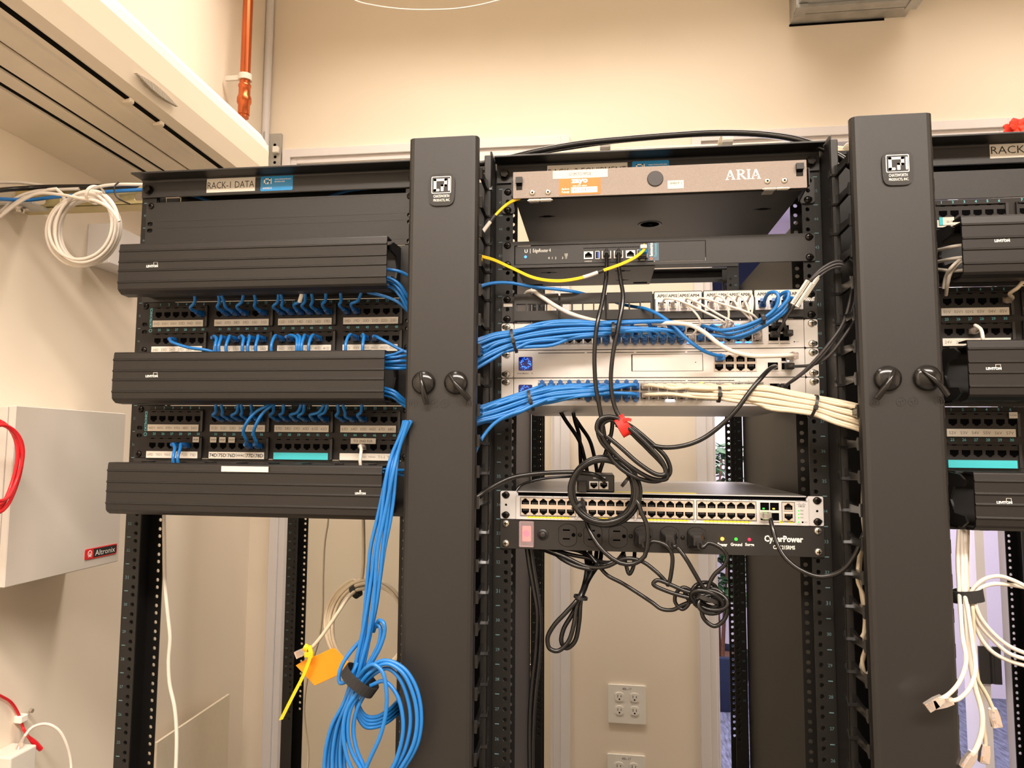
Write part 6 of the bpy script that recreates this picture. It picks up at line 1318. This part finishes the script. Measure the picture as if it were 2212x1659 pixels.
# ------------------------------------------------------------------ black cords under and behind
GK = None
for i, L in enumerate((((1205, 880, 240), (1220, 905, 240), (1250, 950, 230), (1262, 990, 220), (1270, 1030, 200)), ((1235, 880, 250), (1240, 905, 250), (1250, 940, 240), (1253, 990, 230), (1256, 1030, 210)), ((1240, 900, 260), (1252, 918, 260), (1272, 948, 250), (1283, 985, 240), (1290, 1025, 220)), ((1322, 895, 150), (1320, 930, 150), (1312, 960, 150), (1300, 1000, 150), (1290, 1030, 140)))):
    cord('black power cord hanging behind between the switches, %s of four' % ('leftmost', 'second', 'third', 'rightmost')[i], L, 3.6, 'bcab', 'black cords behind the middle rack')
def plug3(t, x, z):
    b = MB(); v = []; b.loft([[(x-2+w*a, y, z-1+h*c) for a, c in ((-1, -1), (1, -1), (1, 1), (-1, 1))] for y, w, h in ((-4.6, 11.5, 12), (-14, 11.5, 12), (-20, 8, 8), (-34, 6, 6))], 'pls', False); part('plug_body', b, t, bevel=1.4)
    b = MB(); 
    for k in range(5): b.lathe((x, -30-k*3.6, z-2-k*1.2), '-y', [(0, 5.6-k*.35), (2.4, 5.6-k*.35)], 'pls', 12)
    part('strain_relief', b, t)
for i, L in enumerate((((1408, 1168, -44), (1438, 1176, -46), (1452, 1196, -46), (1451, 1235, -44), (1444, 1262, -40), (1440, 1256, -36), (1420, 1235, -34), (1385, 1210, -30), (1350, 1205, -26), (1310, 1222, -20), (1270, 1222, -10), (1220, 1200, 0), (1170, 1180, 10)),
    ((1462, 1180, -48), (1482, 1205, -52), (1503, 1240, -52), (1520, 1268, -50), (1532, 1280, -48), (1520, 1285, -46), (1480, 1275, -44), (1450, 1262, -42), (1420, 1252, -40), (1412, 1260, -40), (1440, 1275, -40), (1500, 1292, -44), (1560, 1300, -50)),
    ((1530, 1172, -46), (1556, 1182, -48), (1571, 1200, -48), (1566, 1220, -46), (1545, 1240, -44), (1533, 1262, -44), (1530, 1285, -46), (1545, 1300, -50), (1570, 1310, -52), (1568, 1335, -50), (1545, 1352, -48), (1522, 1335, -46), (1515, 1305, -44)))):
    x = OX[3+i]; t = thing('power_cable', 'black power cord plugged into the %s outlet of the power strip' % ('fourth', 'fifth', 'sixth')[i], 'power cord', (x, -3, ZO_)); plug3(t, x, ZO_)
    P = [Vector((x, -44, ZO_-4)), Vector((x+3, -50, ZO_-7))]+[zp('o', *q) for q in L]; part('cord', MB().tube(catmull(P, 6), 3.1, 'bcab', 10), t)
r_ = random.Random(11); cc = at(1533, 1293, -46)
for k in range(6):
    P = []; rx, rz = r_.uniform(18, 26), r_.uniform(9, 15); tl = r_.uniform(-.5, .3); dx, dz, dy = r_.uniform(-5, 5), r_.uniform(-8, 8), r_.uniform(-14, 14)
    for j in range(26):
        a_ = 2*math.pi*j/24; u, w = rx*math.cos(a_), rz*math.sin(a_); P.append(Vector((cc.x+dx+u*math.cos(tl)-w*math.sin(tl), cc.y+dy+8*math.sin(a_+k), cc.z+dz+u*math.sin(tl)+w*math.cos(tl))))
    single('cord_loop', MB().tube(P, 3.0, 'bcab', 8), 'black cord loop in the tangle under the right end of the power strip', 'power cord', 'tangled cord loops under the power strip')
ring_strap('black cable tie squeezing the tangle of power cords', at(1530, 1290, -46), Vector((.3, 0, 1)), 20, 18, 3, 'pls', 'cable_tie', 'cable tie')
cord('black cord with a small open loop left of the tangle', ((1500, 1278, -30), (1478, 1268, -28), (1462, 1280, -28), (1460, 1300, -28), (1475, 1315, -30), (1490, 1300, -34), (1480, 1282, -36), (1500, 1300, -40)), 2.8, 'bcab')
cord('black cord running from under the power strip down to the tangle', ((1270, 1190, 10), (1290, 1215, 0), (1312, 1240, -6), (1345, 1258, -10), (1380, 1280, -14), (1410, 1300, -18), (1430, 1314, -22), (1455, 1316, -26), (1475, 1306, -30), (1505, 1295, -36)), 3.0, 'bcab')
for i, L in enumerate((((1160, 1180, 20), (1200, 1195, 10), (1240, 1212, 0), (1275, 1225, -10), (1310, 1218, -15), (1340, 1206, -10), (1370, 1204, 0)), ((1180, 1178, 30), (1230, 1195, 20), (1275, 1205, 10), (1290, 1215, 0), (1280, 1226, -10), (1250, 1222, -10), (1215, 1206, 0), (1190, 1185, 20)), ((1200, 1180, 40), (1250, 1188, 30), (1300, 1212, 10), (1330, 1210, 0), (1345, 1195, 10), (1350, 1180, 30)), ((1345, 1180, 30), (1352, 1215, 20), (1360, 1238, 15), (1368, 1225, 15), (1372, 1180, 30)))):
    cord('black cord sagging under the left half of the power strip, %s of four' % ('lowest', 'second', 'highest', 'the short loop')[i], L, 3.1, 'bcab', 'sagging cords under the power strip')
for i, L in enumerate((((1262, 1185, 60), (1268, 1220, 40), (1262, 1262, 20), (1250, 1290, 0), (1222, 1322, -6), (1198, 1348, -8), (1184, 1375, -8), (1188, 1398, -8), (1206, 1404, -8), (1228, 1385, -6), (1240, 1350, -4), (1246, 1310, 0), (1254, 1288, 2), (1268, 1255, 20), (1285, 1215, 40), (1290, 1180, 60)), ((1275, 1185, 66), (1275, 1225, 46), (1266, 1265, 26), (1254, 1292, 6), (1236, 1326, 4), (1218, 1358, 4), (1214, 1385, 4), (1224, 1398, 4), (1242, 1385, 4), (1252, 1340, 4), (1256, 1290, 6), (1272, 1250, 26), (1296, 1210, 50), (1300, 1180, 66)))):
    cord('hanging black cord loop below the power strip, %s one' % ('outer', 'inner')[i], L, 3.5, 'bcab')
ring_strap('small cable tie round the hanging black loops', at(1255, 1288, 2), Vector((.2, 0, 1)), 10, 12, 2, 'pls', 'cable_tie', 'cable tie')
for i, L in enumerate((((1137, 1178, 10), (1143, 1220, 8), (1152, 1270, 6), (1160, 1320, 4), (1158, 1400, 4), (1150, 1480, 4), (1146, 1560, 4), (1148, 1700, 4)), ((1145, 1178, 14), (1153, 1230, 12), (1163, 1290, 10), (1168, 1340, 10), (1166, 1420, 10), (1158, 1500, 10), (1153, 1600, 10), (1154, 1700, 10)))):
    cord('black power cord running straight down the left of the middle rack, %s one' % ('left', 'right')[i], L, 3.2, 'bcab')
# ------------------------------------------------------------------ blue hanging bundle by the left cover
GH = 'blue cables hanging beside the left vertical manager'
offs = (-9, -5.5, -2, 1.5, 5, 8.5)
base = [('o', 878, 905, 8), ('o', 866, 935, 6), ('o', 852, 975, 8), ('o', 842, 1020, 10), ('o', 835, 1070, 11), ('o', 827, 1120, 12), ('o', 815, 1180, 14), ('o', 808, 1240, 15), ('o', 800, 1310, 15), ('o', 790, 1370, 14), ('o', 778, 1425, 12), ('o', 770, 1462, 11)]
for i, o in enumerate(offs):
    L = []
    for k, (zk, x, y, w) in enumerate(base):
        s_ = o/9*w*(1.0 if k < 9 else .8)+(3*math.sin(k*.9+i*2)); L.append((x+s_, y, -128-9*((i*.618) % 1)-8*(k > 2)))
    # then into the coil
    a0 = 1470; L += [(744+i*3.5, 1515, -140-i*4+(i % 2)*6), (716+i*6.5, 1570, -140-i*3+(i % 2)*8), (702+i*8.5, 1640, -140-i*3+(i % 2)*8), (704+i*10, 1720, -140-i*3)]
    cord('long blue cable hanging past the left cover, %s of six' % ('leftmost', 'second', 'third', 'fourth', 'fifth', 'rightmost')[i], L, 2.8, 'blue', GH, n=5)
GC = 'turns of the hanging blue coil'
for i, (L, lb_) in enumerate((
    (((770, 1475, -146), (792, 1445, -150), (830, 1425, -152), (870, 1440, -154), (898, 1480, -154), (911, 1540, -154), (905, 1600, -154), (880, 1650, -152), (840, 1700, -150)), 'outermost'),
    (((775, 1480, -150), (800, 1450, -154), (835, 1432, -156), (868, 1450, -158), (892, 1495, -158), (902, 1550, -158), (895, 1605, -158), (870, 1655, -156), (830, 1710, -150)), 'second'),
    (((780, 1482, -144), (806, 1456, -148), (836, 1442, -150), (862, 1462, -152), (882, 1510, -152), (888, 1560, -152), (876, 1620, -152), (850, 1670, -150)), 'third'),
    (((785, 1490, -152), (762, 1520, -154), (752, 1560, -156), (756, 1610, -156), (775, 1650, -156), (800, 1680, -156), (840, 1670, -156), (864, 1620, -156), (872, 1560, -156), (858, 1500, -154), (830, 1470, -152), (800, 1480, -150)), 'inner left'),
    (((778, 1488, -156), (752, 1525, -158), (742, 1570, -160), (748, 1625, -160), (765, 1670, -160), (790, 1710, -160)), 'lower left'),
    (((775, 1460, -150), (792, 1440, -158), (808, 1434, -162), (826, 1450, -164), (835, 1490, -166), (834, 1540, -166), (822, 1590, -166), (800, 1640, -164), (780, 1690, -160)), 'front diagonal'),
    (((790, 1495, -150), (772, 1530, -150), (764, 1575, -150), (772, 1620, -152), (790, 1660, -154)), 'innermost'))):
    cord('%s turn of the blue coil hanging at the bottom' % lb_, L, 2.85, 'blue', GC, n=6)
for i in range(4):
    d = i*9; cord('blue cable hooking back behind the cover at the hanging coil, %s of four' % ('top', 'second', 'third', 'bottom')[i], ((870, 1505+d, -60), (858, 1515+d, -84), (838, 1534+d*.9, -108), (812, 1548+d*.8, -124), (790, 1545+d*.9, -132), (774, 1520+d, -136), (770, 1490+d*.6, -138)), 2.8, 'blue', 'blue cables hooking back behind the left cover')
cord('small blue loop beside the hanging bundle, above the strap', ((812, 1352, -132), (818, 1338, -140), (828, 1344, -146), (830, 1362, -146), (822, 1392, -146), (808, 1420, -144), (792, 1445, -140)), 2.8, 'blue')
cord('second small blue loop beside the hanging bundle', ((806, 1362, -126), (812, 1346, -134), (820, 1352, -138), (820, 1380, -140), (808, 1410, -140), (794, 1435, -140)), 2.8, 'blue')
cord('blue bight sticking out left above the strap', ((780, 1380, -130), (762, 1400, -134), (742, 1428, -140), (732, 1455, -144), (734, 1474, -146), (748, 1470, -148), (762, 1450, -146), (772, 1430, -142)), 2.8, 'blue')
ring_strap('wide black hook strap round the hanging blue coil', at(777, 1468, -146), Vector((.58, 0, .8)), 27, 20, 8)
# ------------------------------------------------------------------ behind the left rack
cw = zp('l5', 870, 740, 90)
coil('cream cable coil hanging behind the blue bundle', cw, [(76, 80, -2, 0, 0), (68, 76, 4, 2, -7), (74, 70, -4, -3, 5), (62, 74, 6, 0, -12), (72, 78, 0, 0, 0)], 'crm', 3.0, tilt=1.9, tail0=[zp('l5', 838, -150, 90), zp('l5', 838, 50, 90), zp('l5', 842, 250, 88), zp('l5', 836, 400, 86), zp('l5', 818, 480, 84)])
ring_strap('black strap at the top of the cream coil', zp('l5', 793, 518, 84), Vector((.5, 0, .35)), 11, 14, 5)
t = dangling('cream cable with a clear plug and an amber tag, pointing lower left', 'l5', ((850, 500, 80), (800, 512, 74), (745, 560, 62), (690, 640, 50), (620, 745, 40), (550, 840, 34), (505, 888, 30), (480, 900, 28)), 'crm', 3.1)
tg = thing('cable_marker', 'amber plastic tag on a long yellow cable tie', 'tag', zp('l5', 500, 880, 28))
poly = [(408, 1000), (470, 962), (540, 935), (548, 932), (640, 888), (654, 886), (672, 898), (757, 985), (745, 1010), (700, 1052), (540, 1126), (526, 1126)]
P = [zp('l5', x, y, 34) for x, y in poly]; part('tag_plate', MB().shape([(p.x, p.z) for p in P][::-1], 34, 35.6, 'tag'), tg, bevel=.5)
b = MB(); pts = catmull([zp('l5', x, y, Y) for x, y, Y in ((495, 872, 20), (505, 925, 18), (490, 980, 18), (455, 1070, 18), (410, 1160, 18), (360, 1260, 18), (315, 1352, 18))], 5); rings = []
for p in pts: rings.append([p+Vector((3.4, 0, 1)), p+Vector((-3.4, 0, -1)), p+Vector((-3.4, 1.4, -1)), p+Vector((3.4, 1.4, 1))])
b.loft(rings, 'yel', False); part('tie_tail', b, tg); c = zp('l5', 497, 900, 26)
part('tie_loop', MB().lathe((c.x-9, c.y, c.z+5), (.8, 0, -.4), [(0, 6), (8, 6), (8, 4.6), (0, 4.6), (0, 6)], 'yel', 16).box(c.x-6, c.x+9, c.y-8, c.y-2, c.z-10, c.z-2, 'yel'), tg, bevel=.5)
cord('thin cream cable hanging straight down behind the left rack', ((612, -100, 500), (612, 60, 500), (592, 200, 500), (583, 400, 500), (580, 650, 500), (560, 820, 500), (520, 960, 500), (482, 1100, 500), (466, 1280, 500), (478, 1420, 500), (494, 1540, 500), (490, 1700, 500)), 2.2, 'crm', None, 'l5')
cord('white cable hanging down the left post of the left rack', ((350, 1060, 40), (349, 1115, 40), (350, 1180, 40), (352, 1260, 40), (359, 1330, 40), (364, 1380, 40), (361, 1430, 40), (364, 1480, 40), (375, 1530, 40), (380, 1590, 40), (378, 1700, 40)), 3.3, 'wcab')
# ------------------------------------------------------------------ cable support and white coil at the upper left
YS_ = 70
a, c = at(2, 404, YS_), at(300, 400, YS_)
zs1 = (at(100, 402, YS_).z+at(280, 392, YS_).z)/2; zs0 = (at(60, 450, YS_).z+at(280, 436, YS_).z)/2
b = MB(); b.shape([rrect(XW+2, -878, zs0, zs1), *[rrect(x, x+45, (zs0+zs1)/2-13, (zs0+zs1)/2+1, 6)[::-1] for x in range(-1170, -920, 76)]], YS_, YS_+2.5, 'strut'); b.box(XW+2, -878, YS_, YS_+40, zs0, zs0+2.5, 'strut'); b.box(XW+2, -878, YS_, YS_+40, zs1-2.5, zs1, 'strut')
su = thing('support_channel', 'yellow-plated slotted channel bracing the left rack to the wall', 'strut', (XW, YS_, zs0)); part('channel', b, su, bevel=.8)
a = at(42, 447, YS_-10); part('angle_bracket', MB().box(XW+2, a.x+45, YS_-46, YS_, zs0-7, zs0-3, 'galv'), su, bevel=.6); part('bolt', MB().lathe((a.x, YS_-24, zs0-7), (0, 0, -1), [(0, 16), (2, 16), (2, 9), (9, 9)], 'zinc', 18), su)
cord('thick black cable lying on the yellow channel at the upper left', ((-120, 425, -120), (-50, 414, -50), (0, 408, 10), (50, 404, 50), (80, 402, 60), (120, 401, 60), (180, 400, 62), (250, 399, 66), (320, 400, 80)), 4.6, 'bcab')
cord('blue cable running along the yellow channel at the upper left', ((-120, 424, -110), (-50, 427, -50), (0, 429, 5), (50, 430, 45), (100, 424, 50), (150, 419, 50), (200, 413, 50), (250, 409, 52), (300, 406, 60), (340, 404, 70)), 3.4, 'blue')
GU = 'cream cables on the channel at the upper left'
for i, L in enumerate((((185, 405, 44), (215, 398, 46), (250, 395, 48), (300, 395, 56), (340, 396, 66)), ((-110, 398, -110), (-40, 394, -30), (0, 392, 20), (40, 393, 50), (80, 398, 62), (130, 404, 64)), ((-60, 500, 20), (0, 450, 30), (30, 425, 40), (60, 412, 50), (100, 408, 56), (160, 405, 58)), ((-60, 480, 16), (-10, 455, 22), (20, 428, 30), (50, 415, 40), (90, 410, 50)))):
    cord('cream cable on the yellow channel at the upper left, %s' % ('towards the rack', 'highest by the wall', 'drooping off the left edge', 'lower one drooping left')[i], L, 3.1, 'wcab', GU)
c0 = at(172, 493, 20)
tn = [(71, 68, 0, 0, 0), (60, 64, 9, 4, -8), (65, 57, 3, -3, -14), (52, 60, 12, 3, -18), (73, 67, -3, -7, -6), (56, 66, 6, 9, 8), (68, 59, -4, -2, 14), (62, 69, 3, 2, 4), (57, 60, 6, 0, 0)]
coil('large white cable coil hanging at the upper left', c0, tn, 'wcab', 3.0, tilt=2.2, tail0=[at(-60, 520, 10), at(0, 455, 10), at(40, 425, 8), at(75, 415, 4), at(110, 405, 0)])
cord('white cable swinging from the left edge into the top of the large coil', ((-50, 500, 4), (0, 458, 2), (35, 432, 0), (70, 416, -2), (120, 418, -6), (165, 426, -10), (200, 432, -12), (230, 450, -10), (248, 475, -6)), 2.8, 'wcab')
ring_strap('small white tie at the top of the large white coil', at(195, 418, 0), Vector((.6, 0, -.3)), 16, 22, 3, 'wcab', 'cable_tie', 'cable tie')
cord('black cable tie loop on the yellow channel next to the rack', ((246, 390, 40), (238, 398, 34), (237, 412, 34), (244, 424, 36), (258, 432, 36), (270, 437, 34)), 1.5, 'pls', name='cable_tie', cat='cable tie')
cord('thin printed cable arching on the left wall', ((-20, 385, 180), (5, 373, 180), (30, 369, 180), (55, 378, 180), (74, 393, 180), (80, 410, 180)), 2.8, 'wcab')
single('cable_stub', MB().cyl(at(80, 392, 170), 'z', 6, 22, 'paper', 12), 'short white clip standing on the channel by the wall', 'clip')
# outlets on the back wall, seen low through the middle rack
def quad(px0, py0, px1, py1, label):
    x0, x1, z0, z1 = rr(px0, py0, px1, py1, YW-3); t = thing('wall_outlet', label, 'outlet', ((x0+x1)/2, YW, z0)); part('plate', MB().shape(rrect(x0, x1, z0, z1, 4), YW-6, YW-.5, 'white'), t, bevel=1.5); w = x1-x0; h = z1-z0
    for i in (0, 1):
        for j in (0, 1):
            cx, cz = x0+w*(.3+.4*i), z0+h*(.34+.35*j); o = [(cx+max(-12, min(12, 15.5*math.cos(a_)))*1.0, cz+12.5*math.sin(a_)) for a_ in [6.283*k/24 for k in range(24)]]
            b = MB(); b.shape(o, YW-8, YW-6, 'white'); b.shape(rrect(cx-5.5, cx-4, cz-2, cz+6), YW-8.3, YW-8, 'hole'); b.shape(rrect(cx+4, cx+5.5, cz-1, cz+5), YW-8.3, YW-8, 'hole'); b.shape(circ(cx, cz-6.5, 2.4, 10), YW-8.3, YW-8, 'hole'); part('socket', b, t)
    b = MB(); b.text('4BL-17', x0+w*.34, x0+w*.66, z1-h*.13, z1-h*.07, YW-6, 'ink', 0, True); part('lettering', b, t)
quad(1316, 1478, 1398, 1561, 'white four-socket wall outlet low behind the middle rack, the upper one'); quad(1316, 1629, 1398, 1712, 'white four-socket wall outlet at the bottom edge, the lower one')
for o in PROTO: bpy.data.objects.remove(o)
for o in list(SC.objects):
    if 'org' in o: del o['org']
